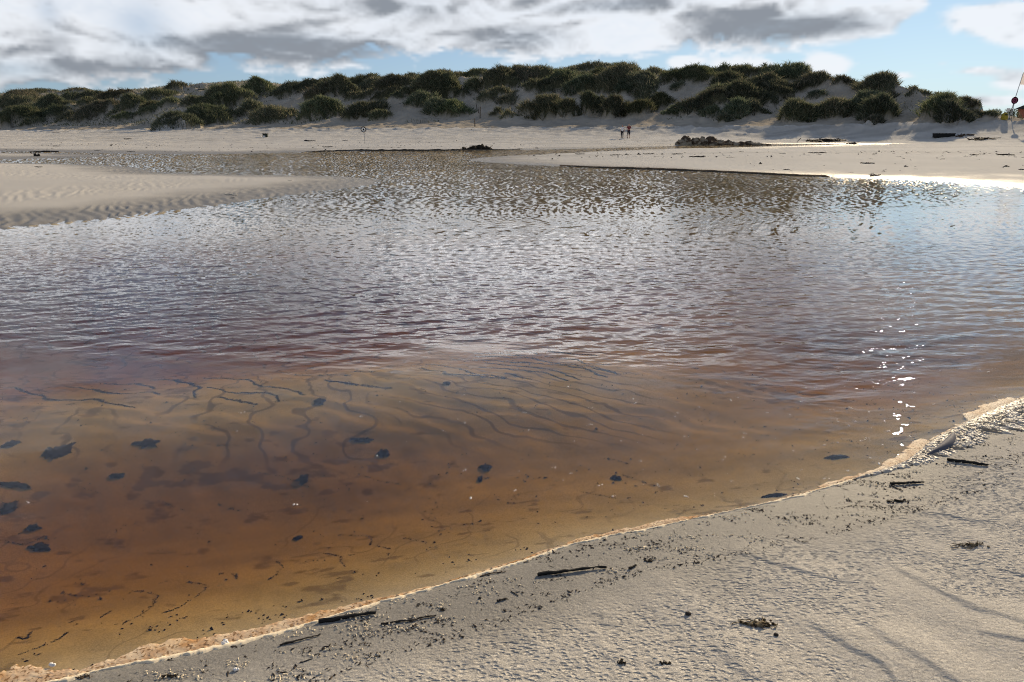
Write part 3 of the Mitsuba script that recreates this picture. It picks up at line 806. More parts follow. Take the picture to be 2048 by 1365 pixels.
def band(inner, outer, high, across, seed, lum, zadd=.002, floor=0.0):
    k = np.linspace(0, 1, across)
    off = inner[:, None] * (1 - k) + outer[:, None] * k
    P = LINE[:, None] + NRM[:, None] * off[..., None]
    bx, by = P[..., 0], P[..., 1]
    dome = np.sin(np.pi * np.clip(k, .0, 1)) ** .5
    w = np.clip((outer - inner) / .02, 0, 1)[:, None]
    bub = meshkit.fbm(np.stack([bx / lum, by / lum, 0 * bx + seed], -1), 3, seed)
    hz = high * dome * w * (.25 + 1.5 * bub)
    zz = np.maximum(ground(bx.ravel(), by.ravel()).reshape(bx.shape), floor) + zadd + hz - .004 * (1 - dome)
    n0, n1 = bx.shape
    i = (np.arange(n0 - 1)[:, None] * n1 + np.arange(n1 - 1)[None]).ravel()
    live = np.repeat(((outer - inner) > .003)[:-1], n1 - 1)
    q = np.stack([i, i + n1, i + n1 + 1, i + 1], 1)[live]
    idx, f = sub(q)
    return np.c_[bx.ravel(), by.ravel(), zz.ravel()][idx], f


un = np.array([-1.9, -1.45, -1.15, -.9, -.7, -.5, -.3, -.12, .05, .2, .45, .8, 1.1, 1.5, 1.9, 2.4, 4.6])
wn_ = np.array([.13, .13, .10, .075, .06, .055, .035, .035, .02, .05, .055, .05, .045, .05, .06, .09, .12])
ragged = .82 * nz(lx, 0 * lx, .22, 301, 3) + .18 * nz(lx, 0 * lx, .02, 302, 3)
wide = np.interp(lx, un, wn_) * np.clip(ragged * 2.4 - .5, .10, 1.25) * .82
wide *= np.where(nz(lx, 0 * lx, .33, 303, 2) < .30, .25, 1)
stuff('ochre_foam_line', 'rust coloured froth floating along the near waterline', band(-.012 + 0 * lx, wide, .0026, 34, 305, .005), 'ochre_foam', smooth=True)
cw = np.maximum(.022 * (nz(lx, 0 * lx, .06, 307, 3) * 2.2 - .55) + .010 * sstep(.3, -1.2, lx), 0) + .003 * (nz(lx, 0 * lx, .15, 308) > .35)
stuff('cream_foam_line', 'thin cream scum line drying at the edge of the wet sand', band(-.012 - cw - .02 * (nz(lx, 0 * lx, .2, 309) - .3), -.010 + 0 * lx, .0035, 6, 311, .008, .002), 'cream_foam', smooth=True)
rw = .34 * sstep(1.55, 3.0, lx) * np.clip(.2 + .9 * nz(lx, 0 * lx, .25, 313) + .7 * (nz(lx, 0 * lx, .02, 314, 3)), .2, 1.4)


def froth_color(p, n, uv):
    t = fbm(p.x * 22, p.y * 22, p.z * 22, 3)
    c = mix((.33, .27, .20), (.56, .50, .42), smoothstep(.32, .62, t))
    return mix(c, (.10, .08, .06), smoothstep(.70, .78, noise(p.x * 95, p.y * 95, 7)) * .8)


scene['froth'] = {'type': 'principled', 'base_color': mikit.proc(froth_color), 'roughness': .55, 'specular': .3}
stuff('white_foam_field', 'wide glistening white foam on the bank at the right', band(-.02 - rw, .03 * sstep(1.5, 2.2, lx) - .02, .010, 110, 315, .011, .001), 'froth', smooth=True)
# bubbles drifting on the calm water
bg = np.random.default_rng(9)
bub = []
for k in range(130):
    u, v = (bg.normal(1250, 420), bg.uniform(770, 1010)) if k < 70 else (bg.normal(1800, 130), bg.normal(800, 70))
    p = on_level(u, v)
    if signed('sand_bank', p[:1], p[1:])[0] > -.06:
        continue
    for _ in range(bg.integers(1, 4)):
        r = bg.uniform(.002, .0055)
        m = trimesh.creation.icosphere(1)
        bub.append((np.array(m.vertices) * [r, r, r * .7] + [p[0] + bg.normal() * .008, p[1] + bg.normal() * .006, .001], np.array(m.faces)))
stuff('drifting_bubbles', 'scattered small white bubbles drifting on the calm water', join(bub), 'pale_foam', smooth=True)


# ------------------------------------------------------------------ strand line litter
def at_line(t_x, off):
    i = np.clip(np.searchsorted(lx, t_x), 0, len(lx) - 1)
    return LINE[i] + NRM[i] * off[:, None]


def flecks(P, ln, wd, g, lift=.001):
    n = len(P)
    a = g.uniform(0, 2 * np.pi, n)
    d, e = np.stack([np.cos(a), np.sin(a)], -1), np.stack([-np.sin(a), np.cos(a)], -1)
    zb = ground(P[:, 0], P[:, 1]) + lift
    pts = [(-.5, 0, 0), (0, -.5, .15), (.5, .1, .05), (.05, .5, .1), (0, 0, .55)]
    v = np.stack([np.c_[P + d * (ln * (s0 + g.normal(size=n) * .1))[:, None] + e * (wd * (s1 + g.normal(size=n) * .1))[:, None], zb + wd * h * g.uniform(.5, 1.2, n)] for s0, s1, h in pts], 1).reshape(-1, 3)
    o = np.arange(n)[:, None] * 5
    f = np.concatenate([o + [0, 1, 4], o + [1, 2, 4], o + [2, 3, 4], o + [3, 0, 4]], 1).reshape(-1, 3)
    return v, f


lg = np.random.default_rng(21)
n = 18000
tx = lg.uniform(-2.2, 4.2, n)
edge_w = np.interp(tx, [-2.2, -1.3, -.4, .3, 1.0, 1.8, 3.0, 4.2], [.34, .34, .34, .33, .36, .40, .5, .5])
off = -(.03 + edge_w * lg.random(n) ** 1.1)
P = at_line(tx, off)
dens = nz(P[:, 0] * .8 + P[:, 1] * .3, P[:, 1] * 2.2, .11, 320, 3)
rim = np.exp(-((-off - edge_w) / .018) ** 2)
keep = (dens > .60) | (rim > lg.random(n) * 1.6) | (lg.random(n) < .05)
P1 = P[keep]
k1 = lg.random(len(P1))
dark = k1 < .62
stuff('dark_plant_litter', 'dark crumbs of washed up plant matter strewn along the strand line', flecks(P1[dark], lg.gamma(2.2, .0042, dark.sum()) + .003, lg.gamma(2, .0012, dark.sum()) + .0016, lg), 'dark_wood')
rd = (k1 >= .62) & (k1 < .8)
stuff('brown_plant_litter', 'reddish brown leaf crumbs strewn along the strand line', flecks(P1[rd], lg.gamma(2.2, .003, rd.sum()) + .003, lg.gamma(2, .0018, rd.sum()) + .002, lg), 'brown_peat')
n = 9000
tx = lg.uniform(-2.2, 4.2, n)
P = at_line(tx, -(.04 + .3 * lg.random(n)))
dens = nz(P[:, 0] * .7 + P[:, 1] * .3, P[:, 1] * 2.4, .10, 330, 3)
mid = np.exp(-((P[:, 0] + .5) / .55) ** 2) * .10
P = P[dens + mid > .63]
stuff('cream_foam_flecks', 'crumbs of dried cream foam among the strand line litter', flecks(P, lg.gamma(2.5, .0022, len(P)) + .003, lg.gamma(2.5, .0018, len(P)) + .003, lg), 'cream_foam')


def on_ground(u, v, z=.06):
    p = on_level(np.array(float(u)), np.array(float(v)), z)
    for _ in range(8):
        z = float(ground(p[:1], p[1:])[0])
        p = on_level(np.array(float(u)), np.array(float(v)), z)
    return np.array([p[0], p[1], z])


def stick(a, b, r, seed, bend=.02, name='stick', label='', bsdf='dark_wood', sides=7, lift=.7, group=None, cat='stick'):
    g = np.random.default_rng(seed)
    A, B = on_ground(*a), on_ground(*b)
    t = np.linspace(0, 1, 14)
    L = np.linalg.norm(B - A)
    P = A + (B - A) * t[:, None]
    off = np.cumsum(g.normal(size=14)) * bend * L * .028
    off -= off[0] + (off[-1] - off[0]) * t
    dr_ = (B - A) / L
    P[:, 0] += -dr_[1] * off
    P[:, 1] += dr_[0] * off
    P[:, 2] = ground(P[:, 0], P[:, 1]) * .3 + (A[2] + (B[2] - A[2]) * t) * .7 + r * lift + .02 * L * bend * np.sin(t * 3.1)
    rad = .78 * r * (1 - .35 * t) * (1 + .25 * g.normal(size=14) * .5)
    v, f = tube(P, rad, sides)
    v = v + (meshkit.noise(v * 300)[:, None] - .5) * r * .5
    return single(name, label, cat, (v, f), bsdf, group)


stick((1076, 1152), (1213, 1137), .0085, 1, .5, label='long black half buried stick below the middle of the foam line', bsdf='black_wood')
stick((638, 1246), (752, 1229), .0095, 2, .4, label='thick dark stick lying against the cream foam line at lower left', bsdf='black_wood')
stick((762, 1249), (872, 1233), .0042, 3, .4, label='thin dark twig among cream foam flecks, right of the thick stick')
stick((994, 1204), (1015, 1198), .005, 4, .3, label='short dark twig on bare sand below the litter, left one of the pair')
stick((1022, 1183), (1037, 1193), .0025, 5, .3, label='tiny thin twig on bare sand above the short dark twig')
stick((1258, 1139), (1273, 1132), .006, 6, .2, label='short dark bark chip right of the long black stick')
stick((1781, 970), (1847, 967), .010, 7, .3, label='straight black stick on the right bank, nearest the white foam', bsdf='black_wood')
stick((1783, 972), (1806, 983), .004, 8, .3, label='thin dark twig crossing under the straight black stick')
stick((1894, 922), (1976, 932), .010, 9, .5, label='long black stick on the upper right bank under the white foam', bsdf='black_wood')
stick((1900, 920), (1936, 925), .006, 10, .5, label='short black twig touching the long stick on the upper right bank', bsdf='black_wood')
stick((600, 1326), (625, 1318), .0022, 14, .3, label='thin twig lying on sand near the bottom edge, below the litter')
stick((868, 1247), (888, 1240), .0028, 15, .3, label='pale thin twig at the end of the thin dark twig', bsdf='weathered_wood')
stick((960, 1154), (1012, 1144), .003, 16, .5, label='slender brown twig in the litter left of the long black stick', bsdf='brown_peat')
stick((560, 1292), (640, 1270), .004, 17, .6, label='dark twig buried in dense litter at lower left', bsdf='dark_wood')


def weed(u, v, wpx, hpx, seed, name, label, cat, bsdf='wet_seaweed', n=26, strands=10):
    g = np.random.default_rng(seed)
    c = on_ground(u, v + hpx * .5)
    k = c[1] / FPX * 1.12
    W, H = wpx * k, hpx * k
    ps = []
    for i in range(n):
        r = g.uniform(.10, .24) * min(W, H * 1.6)
        o = np.array([g.normal() * W * .42, g.normal() * H * .5, 0])
        o[:2] = np.clip(o[:2], [-W, -H], [W, H])
        b = c + o
        b[2] = float(ground(b[:1], b[1:2])[0]) + r * .25 + abs(g.normal()) * H * .12
        ps.append(moved(lump(r, r * g.uniform(.5, 1), r * g.uniform(.4, .8), seed * 31 + i, .6, 2, 2.6), b, g.uniform(0, 6)))
    for i in range(strands):
        a = g.uniform(0, 6.28)
        L = g.uniform(.3, .8) * W
        t = np.linspace(0, 1, 7)[:, None]
        b = c + np.array([g.normal() * W * .4, g.normal() * H * .35, 0])
        P_ = b + t * np.array([math.cos(a) * L, math.sin(a) * L * .5, 0]) + np.cumsum(g.normal(size=(7, 3)), 0) * L * .05
        P_[:, 2] = ground(P_[:, 0], P_[:, 1]) + .002 + np.abs(g.normal(size=7)) * H * .15
        ps.append(tube(P_, max(.0015, W * .022), 4))
    return single(name, label, cat, join(ps), bsdf)


scene['sandy_weed'] = {'type': 'diffuse', 'reflectance': mikit.proc(lambda p, n, uv: mix((.05, .035, .02), (.30, .24, .15), smoothstep(.4, .62, fbm(p.x * 110, p.y * 110, p.z * 110, 3))))}
weed(1518, 1243, 48, 12, 1, 'seaweed_tuft', 'sandy brown seaweed tuft lying alone on the pitted foreground sand', 'seaweed', 'sandy_weed', 60, 16)
weed(1243, 1321, 12, 10, 2, 'seaweed_tuft', 'small dark weed tuft near the bottom edge, left of a round lump', 'seaweed', 'wet_seaweed', 18, 8)
weed(1334, 1323, 13, 8, 3, 'seaweed_tuft', 'small dark rounded lump of weed near the bottom edge, right of the tuft', 'seaweed', 'wet_seaweed', 16, 2)
weed(1795, 1000, 18, 7, 4, 'seaweed_tuft', 'black weed lump at the lower rim of the right hand litter', 'seaweed', 'wet_seaweed', 22, 10)
weed(1298, 1119, 11, 6, 5, 'seaweed_tuft', 'small dark weed lump right of the long black stick', 'seaweed', 'wet_seaweed', 16, 4)
weed(1945, 1087, 34, 10, 6, 'seaweed_tuft', 'flat sand covered weed wisp at the right edge of the foreground', 'seaweed', 'sandy_weed', 8, 26)
weed(885, 1218, 12, 5, 7, 'seaweed_tuft', 'dark weed clot between cream foam flecks at the middle of the strand', 'seaweed', 'wet_seaweed', 12, 4)
weed(340, 1350, 22, 7, 8, 'seaweed_tuft', 'dark weed clot in the litter at the bottom left corner', 'seaweed', 'wet_seaweed', 24, 8)
weed(165, 1352, 22, 7, 9, 'seaweed_tuft', 'brown weed caught in the rust froth at bottom left', 'seaweed', 'brown_peat', 22, 6)
for (u, v, r, lab) in ((1376, 1229, .010, 'small dark round pebble on pitted sand left of the seaweed tuft'), (1552, 1271, .008, 'small brown pebble below the seaweed tuft'), (960, 1197, .006, 'tiny dark pebble on the sand below the strand litter')):
    c = on_ground(u, v)
    single('pebble', lab, 'pebble', moved(lump(r, r * .9, r * .6, int(u), .2, 2), c + [0, 0, r * .3]), 'dark_wood')
for (u, v, r, lab) in ((449, 1288, .014, 'white tuft of foam on the waterline at lower left'), (105, 1347, .012, 'white froth blob on the water at the bottom left corner'), (475, 1340, .009, 'white shell fragment in litter near the bottom left')):
    c = on_ground(u, v)
    ps = [moved(lump(r * .55, r * .5, r * .45, int(u) + i, .4, 2), np.array([c[0], c[1], max(c[2], 0)]) + [rng.normal() * r * .5, rng.normal() * r * .4, r * .4]) for i in range(5)]
    single('foam_tuft', lab, 'foam', join(ps), 'pale_foam')
# razor shell stuck in the white foam
A, B = on_ground(1852, 914), on_ground(1907, 868)
t = np.linspace(0, 1, 24)
mid = A + (B - A) * t[:, None]
nrm = np.array([-(B - A)[1], (B - A)[0], 0]) / np.linalg.norm((B - A)[:2])
wid = .030 * np.sin(np.pi * np.clip(t, .03, .97)) ** .7
cols = []
for q in np.linspace(-1, 1, 9):
    pt = mid + nrm * (wid * q)[:, None] - nrm * (.03 * np.sin(np.pi * t))[:, None]
    pt[:, 2] = np.maximum(ground(pt[:, 0], pt[:, 1]), 0) + .008 + .022 * (1 - q * q) * np.sin(np.pi * t) ** .5
    cols.append(pt)
G = np.stack(cols, 1)
top = G.reshape(-1, 3)
bot = top - [0, 0, .003]
i = (np.arange(23)[:, None] * 9 + np.arange(8)[None]).ravel()
q = np.stack([i, i + 9, i + 10, i + 1], 1)
single('mussel_shell', 'curved dark grey shell stuck in the white foam at the right bank', 'shell', (np.vstack([top, bot]), np.vstack([tri(q), tri(q[:, ::-1] + len(top))])), 'shell', smooth=60)

# ------------------------------------------------------------------ dark peat on the river bed
PATCHES = [(20, 890, 15, 6), (110, 907, 27, 15), (131, 877, 13, 4), (295, 888, 25, 7), (189, 898, 11, 3), (405, 873, 22, 5), (205, 945, 18, 4), (237, 953, 16, 4), (35, 972, 32, 5), (18, 1017, 17, 9), (0, 943, 14, 6), (605, 960, 13, 7), (628, 827, 7, 4), (637, 805, 13, 5),
           (265, 880, 10, 3), (82, 1098, 22, 7), (68, 1057, 14, 4), (293, 1038, 8, 4), (327, 1104, 8, 4), (598, 1077, 11, 5), (667, 1081, 10, 4), (728, 881, 24, 4), (765, 907, 14, 7), (832, 919, 7, 4), (883, 899, 5, 3), (970, 937, 12, 7), (960, 960, 6, 6), (1233, 958, 10, 7),
           (1262, 966, 26, 3), (1230, 930, 20, 4), (1175, 948, 12, 4), (1140, 878, 18, 4), (1205, 892, 10, 4), (1320, 952, 6, 4), (1205, 1041, 12, 6), (1140, 1020, 14, 4), (895, 768, 9, 3), (885, 763, 6, 3), (1676, 915, 22, 5), (1545, 993, 22, 3), (1660, 917, 9, 4), (510, 1022, 9, 2), (130, 1165, 14, 4), (55, 1290, 11, 9)]
NAMED = {(110, 907): 'largest square edged dark peat patch on the riverbed at left', (295, 888): 'lens shaped dark peat patch right of the largest patch', (18, 1017): 'oval dark peat patch at the left edge of the picture', (35, 972): 'long flat dark peat patch above the oval patch at left edge',
         (605, 960): 'slanting dark peat patch under amber water left of centre', (970, 937): 'dark peat spot near the middle of the calm water', (765, 907): 'dark peat patch with a tail left of the middle spot', (20, 890): 'dark peat patch at left edge above the long flat patch',
         (82, 1098): 'wedge shaped dark peat patch low at the left', (1233, 958): 'dark peat spot with a trailing streak right of centre', (728, 881): 'thin streak of dark peat above the tailed patch', (1676, 915): 'faint dark peat streak under the glittering water at right', (1545, 993): 'dark peat streak near the right bank under shallow water'}
DROP = {(131, 877), (189, 898), (265, 880), (440, 982), (293, 1038), (667, 1081), (883, 899), (1262, 966), (1230, 930), (1140, 878), (1320, 952), (1140, 1020), (570, 943), (510, 1022), (1660, 917), (130, 1165), (55, 1290), (405, 873), (205, 945), (327, 1104), (832, 919), (1175, 948), (1205, 892), (885, 763), (0, 943), (1205, 1041), (628, 827)}
PATCHES = [p for p in PATCHES if p[:2] not in DROP]
for i, (u, v, a, b) in enumerate(PATCHES):
    g = np.random.default_rng(500 + i)
    c = on_ground(u, v, -.15)
    ka = np.linalg.norm(on_level(u + a, v, c[2]) - c[:2])
    kb = np.linalg.norm(on_level(u, v - b, c[2]) - c[:2])
    na, nr = 56, 6
    th = np.arange(na) * 2 * np.pi / na
    rag = np.clip(.30 + 1.5 * meshkit.fbm(np.stack([np.cos(th) * 1.7 + i * 5, np.sin(th) * 1.7, 0 * th], -1), 4, 7) + g.normal(size=na) * .17 + .35 * np.sin(th * 3 + i) * np.sin(th * 2 + 2 * i), .2, 1.7)
    rr = np.linspace(0, 1, nr + 1)[1:]
    bx = c[0] + (np.cos(th)[None] * rr[:, None] * rag[None]) * ka * .85
    by = c[1] + (np.sin(th)[None] * rr[:, None] * rag[None]) * kb * .8
    bz_ = ground(bx.ravel(), by.ravel()).reshape(bx.shape) + .010 * (1 - rr[:, None] ** 3) + .002 + .004 * (meshkit.noise(np.stack([bx * 60, by * 60, 0 * bx], -1)) - .5) - .006 * (rr[:, None] > .99)
    v_ = np.vstack([np.c_[bx.ravel(), by.ravel(), bz_.ravel()], [[c[0], c[1], c[2] + .012]]])
    j = np.arange(na)
    f_ = [np.stack([j * 0 + nr * na, j, (j + 1) % na], 1)]
    for r_ in range(nr - 1):
        o, p_ = r_ * na, (r_ + 1) * na
        f_.append(np.vstack([np.stack([o + j, p_ + j, p_ + (j + 1) % na], 1), np.stack([o + j, p_ + (j + 1) % na, o + (j + 1) % na], 1)]))
    lab = NAMED.get((u, v))
    side = 'left' if u < 450 else 'middle' if u < 1000 else 'right'
    same = [p for p in PATCHES if p[:2] not in NAMED and ('left' if p[0] < 450 else 'middle' if p[0] < 1000 else 'right') == side]
    nth = sorted(same, key=lambda p: p[0]).index((u, v, a, b)) + 1 if not lab else 0
    word = ['', 'leftmost', 'second', 'third', 'fourth', 'fifth', 'sixth', 'seventh', 'eighth', 'ninth', 'tenth', 'eleventh', 'twelfth'][nth]
    lab2 = f'{word} small dark peat scrap' + (' from left' if nth > 1 else '') + {'left': ' on the riverbed at left', 'middle': ' on the riverbed in the middle', 'right': ' on the riverbed right of centre'}[side]
    single('peat_patch', lab or lab2, 'peat', (v_, np.vstack(f_)), 'wet_litter', None if lab else f'small peat scraps on the riverbed, {side}', smooth=True)


def zl(x0, y0, k, pts):
    return [(x0 + a / k, y0 + b / k) for a, b in pts]


Z1 = lambda *p: (zl(0, 650, 2.923, p), .9)
Z6 = lambda *p: (zl(650, 500, 2.923, p), 1.0)
Z2 = lambda *p: (zl(0, 900, 2.926, p), .45)
Z3 = lambda *p: (zl(650, 900, 2.926, p), .4)
TROUGHS = [Z1((60, 240), (100, 270), (170, 350), (240, 400), (270, 440), (370, 470), (600, 490), (630, 520), (800, 560)), Z1((370, 255), (550, 320), (570, 370), (640, 435), (760, 450), (870, 430), (940, 460)), Z1((590, 230), (780, 270), (820, 320), (890, 360), (895, 400)),
           Z1((870, 225), (1010, 245), (1040, 285), (1120, 330), (1130, 380), (1190, 410), (1130, 460), (1160, 490)), Z1((1190, 260), (1300, 280), (1400, 320), (1480, 360), (1510, 405), (1610, 435), (1740, 465), (1780, 495)), Z1((1220, 415), (1280, 430), (1330, 460), (1550, 470), (1630, 490), (1640, 520)),
           Z1((1290, 495), (1400, 520), (1500, 550)), Z1((1870, 315), (2000, 340), (2046, 365)), Z6((750, 610), (900, 635), (1060, 660), (1330, 700), (1480, 735), (1640, 805)), Z6((860, 575), (1060, 615), (1200, 620), (1340, 685), (1500, 715), (1700, 770)), Z6((880, 545), (1010, 560), (1150, 600), (1260, 600)),
           Z6((1050, 540), (1200, 550), (1240, 580)), Z6((1290, 610), (1500, 670), (1520, 700), (1660, 710)), Z6((940, 680), (1060, 690), (1280, 735), (1400, 790), (1490, 825)), Z6((900, 715), (1080, 740), (1290, 785), (1420, 830)), Z6((1060, 785), (1120, 805), (1200, 830)),
           Z6((560, 730), (690, 770), (720, 795), (810, 800), (900, 815), (1050, 835)), Z6((600, 680), (720, 705), (760, 735), (840, 760), (870, 790), (960, 790), (1060, 830)), Z6((1310, 555), (1420, 580), (1590, 620)), Z6((0, 825), (90, 850), (150, 870), (280, 880), (390, 890)), Z6((1560, 745), (1720, 780)), Z6((180, 745), (290, 760)),
           Z2((1100, 745), (1220, 800), (1170, 870), (1110, 920), (1050, 990), (970, 1020)), Z2((800, 790), (930, 830), (920, 880), (880, 960), (840, 1010), (740, 1090)), Z2((1620, 630), (1660, 690), (1620, 750), (1580, 790)), Z2((1290, 690), (1380, 715), (1390, 750)), Z2((120, 1140), (170, 1170), (190, 1100)), Z2((410, 1140), (330, 1210), (230, 1270), (150, 1310)),
           Z2((1500, 110), (1690, 130), (1800, 165)), Z2((60, 475), (180, 465), (240, 430)), Z2((410, 205), (580, 230)), Z2((920, 235), (1060, 270)), Z2((1270, 240), (1390, 270)), Z2((350, 760), (450, 795)), Z2((640, 960), (600, 1015)),
           Z3((80, 440), (170, 465), (250, 470), (280, 510), (260, 560)), Z3((0, 600), (60, 625), (100, 650), (90, 700), (120, 740)), Z3((460, 530), (580, 580)), Z3((310, 580), (380, 615)), Z3((1630, 70), (1720, 85), (1770, 110)), Z3((1740, 175), (1830, 215), (1880, 240)), Z3((1500, 270), (1620, 320), (1700, 350)), Z3((200, 110), (320, 145), (440, 160))]
ps = []
for i, (pts, wk) in enumerate(TROUGHS):
    g = np.random.default_rng(700 + i)
    q = np.array([on_level(u, v, -.17) for u, v in pts])
    q = dense(smooth_line(q, 2), .012)
    tn = np.gradient(q, axis=0)
    tn /= np.linalg.norm(tn, axis=1, keepdims=True) + 1e-9
    nn = np.c_[-tn[:, 1], tn[:, 0]]
    s0 = np.arange(len(q)) * .012
    wid = wk * (.004 + .012 * np.clip(nz(s0, 0 * s0, .16, 710 + i, 3) * 1.9 - .5, 0, 1)) * np.sin(np.linspace(.15, np.pi - .15, len(q))) ** .5
    jit = (nz(s0, 0 * s0 + i, .05, 740, 2) - .5) * .03 * wk
    m = int(len(q) * (8 if wk > .6 else 1.6))
    j = g.integers(0, len(q), m)
    ps.append((q[j] + nn[j] * (jit[j] + wid[j] * g.normal(size=m) * .75)[:, None] + tn[j] * (g.random(m)[:, None] - .5) * .02, g.gamma(2.2, .0032 + .003 * wk, m) + .002, np.full(m, .0018 + .004 * wk)))
P, ln_, wd_ = (np.concatenate(t_) for t_ in zip(*ps))
stuff('trough_litter', 'dark fine litter lying in the ripple troughs of the riverbed', flecks(P, ln_, wd_ * g.uniform(.6, 1.5, len(P)), g, .0005), 'wet_litter')
# loose specks on the near bed
n = 16000
sx, sy = lg.uniform(-4, 3.2, n), lg.uniform(1.9, 6, n)
sdn = signed('sand_bank', sx, sy)
dens = nz(sx * 1.2 + sy * .5, sy * 1.4, .13, 760, 3) + .10 * np.exp(sdn / .35)
keep = (sdn < -.02) & (dens > .655) & (lg.random(n) < .9)
P = np.c_[sx, sy][keep]
stuff('bed_litter', 'dark specks of plant litter on the riverbed near the bank', flecks(P, lg.gamma(2.0, .0040, len(P)) + .003, lg.gamma(2, .0022, len(P)) + .003, lg, .0005), 'wet_litter')

# ------------------------------------------------------------------ far beach: driftwood, heaps


def far(u, v):
    """Where the line of sight through a place in the photograph meets the finished ground."""
    d = ray(u, v)
    t = np.concatenate([np.linspace(8, 60, 2600), np.linspace(60, 300, 4800)]) / d[1]
    p = d * t[:, None] + [0, 0, EYE]
    return p[np.argmax(p[:, 2] < ground(p[:, 0], p[:, 1]))]


DRIFT = [(78, 335, 9, 'weathered_wood', 'short driftwood stick on the left sand spit'), (255, 279, 8, 'dark_wood', 'thin driftwood on the upper left beach below the grass'), (113, 293, 7, 'dark_wood', 'dark driftwood scrap on the beach at far left'), (112, 266, 7, 'dark_wood', 'small driftwood scrap close under the left dunes'),
         (195, 302, 6, 'dark_wood', 'small dark scrap at the far water edge, left of a pair'), (262, 304, 7, 'dark_wood', 'small dark scrap at the far water edge, right of a pair'), (90, 305, 26, 'dark_wood', 'long thin dark drift line beside the far left pool'), (620, 283, 12, 'dark_wood', 'dark driftwood between the bin and the round sign'), (655, 295, 10, 'dark_wood', 'dark driftwood by the far water edge left of the round sign'),
         (808, 300, 4, 'dark_wood', 'dark lump at the far water edge left of the weed heap'), (1395, 315, 14, 'dark_wood', 'largest dark driftwood scrap on the sandbar, below the sand heap'), (1160, 309, 9, 'dark_wood', 'leftmost dark driftwood scrap on the sandbar'), (1228, 311, 9, 'dark_wood', 'second dark driftwood scrap from the left on the sandbar'), (1296, 309, 10, 'dark_wood', 'third dark driftwood scrap from the left on the sandbar'),
         (1355, 309, 9, 'dark_wood', 'fourth dark driftwood scrap from the left on the sandbar'), (1483, 304, 5, 'dark_wood', 'small scrap on the sandbar right below the sand heap'), (1565, 308, 6, 'dark_wood', 'small scrap at the middle of the sandbar'), (1635, 307, 13, 'dark_wood', 'thin drift scrap on the sandbar, right of the middle'), (1674, 307, 4, 'dark_wood', 'tiny scrap right of the thin drift scrap on the sandbar'),
         (1797, 314, 4, 'dark_wood', 'tiny dark scrap alone on the right sandbar'), (1885, 319, 7, 'dark_wood', 'dark scrap on the sandbar below the black box'), (1950, 311, 10, 'dark_wood', 'flat dark scrap on the sandbar near the right edge'), (2010, 311, 16, 'dark_wood', 'branching dark driftwood on the sandbar at the right edge'), (1735, 328, 15, 'weathered_wood', 'long thin grey stick on the right sandbar'),
         (1573, 340, 8, 'dark_wood', 'dark scrap on the wet rim of the sandbar'), (1750, 352, 13, 'dark_wood', 'dark weedy stick on the bright wet rim at right'), (2046, 340, 10, 'dark_wood', 'dark driftwood at the right edge above the bright wet rim'), (462, 390, 14, 'pale_wood', 'bleached white stick lying on the left sand spit'), (466, 396, 5, 'pale_wood', 'bleached white chip just below the white stick'), (580, 362, 4, 'pale_wood', 'white shell chip on the tip of the sand spit'), (690, 282, 6, 'dark_wood', 'small dark scrap left of the round sign post'), (1040, 298, 5, 'dark_wood', 'small dark scrap right of the weed heap')]
for i, (u, v, w, mat_, lab) in enumerate(DRIFT):
    g = np.random.default_rng(900 + i)
    c = far(u, v)
    L = 2 * w * c[1] / FPX
    r = max(.008, min(.05, L * .04))
    ps = []
    for j in range(1 + (w > 7) * 2):
        t = np.linspace(-.5, .5, 8)
        P_ = np.stack([t * L * (1 if j == 0 else .55) + (j > 0) * g.normal() * L * .2, t * g.normal() * L * .4 + np.cumsum(g.normal(size=8)) * L * .03, np.abs(g.normal(size=8)) * r * .6], -1) + [c[0], c[1], 0]
        P_[:, 2] += ground(P_[:, 0], P_[:, 1]) + r * .6
        ps.append(tube(P_, r * (1 - .5 * np.abs(t)) * (1 if j == 0 else .7), 6))
    single('driftwood', lab, 'driftwood', join(ps), mat_)


def heap(u, v, wpx, hpx, seed, name, label, cat, bsdf, n=22, strands=12):
    g = np.random.default_rng(seed)
    c = far(u, v)
    k = c[1] / FPX
    W, H = wpx * k, hpx * k
    ps = []
    for i in range(n):
        q = g.uniform(-1, 1)
        hh = H * (1 - .75 * abs(q) ** 1.5) * g.uniform(.55, 1.05)
        r = g.uniform(.14, .30) * W * .7
        xx, yy = c[0] + q * W * .85, c[1] + g.normal() * W * .22 + .1
        ps.append(moved(lump(r, r * .8, max(hh, .02), seed * 37 + i, .55, 2, 2.4), [xx, yy, float(ground(np.array([xx]), np.array([yy]))[0])], g.uniform(0, 6)))
    for i in range(strands):
        b = c + np.array([g.normal() * W * .5, g.normal() * W * .2, H * g.uniform(.2, .8)])
        d = np.array([g.normal(), g.normal() * .5, abs(g.normal()) * .35]) * W * .35
        ps.append(tube(b + np.linspace(-.5, .5, 5)[:, None] * d, .012 + .01 * W, 5))
    return single(name, label, cat, join(ps), bsdf)


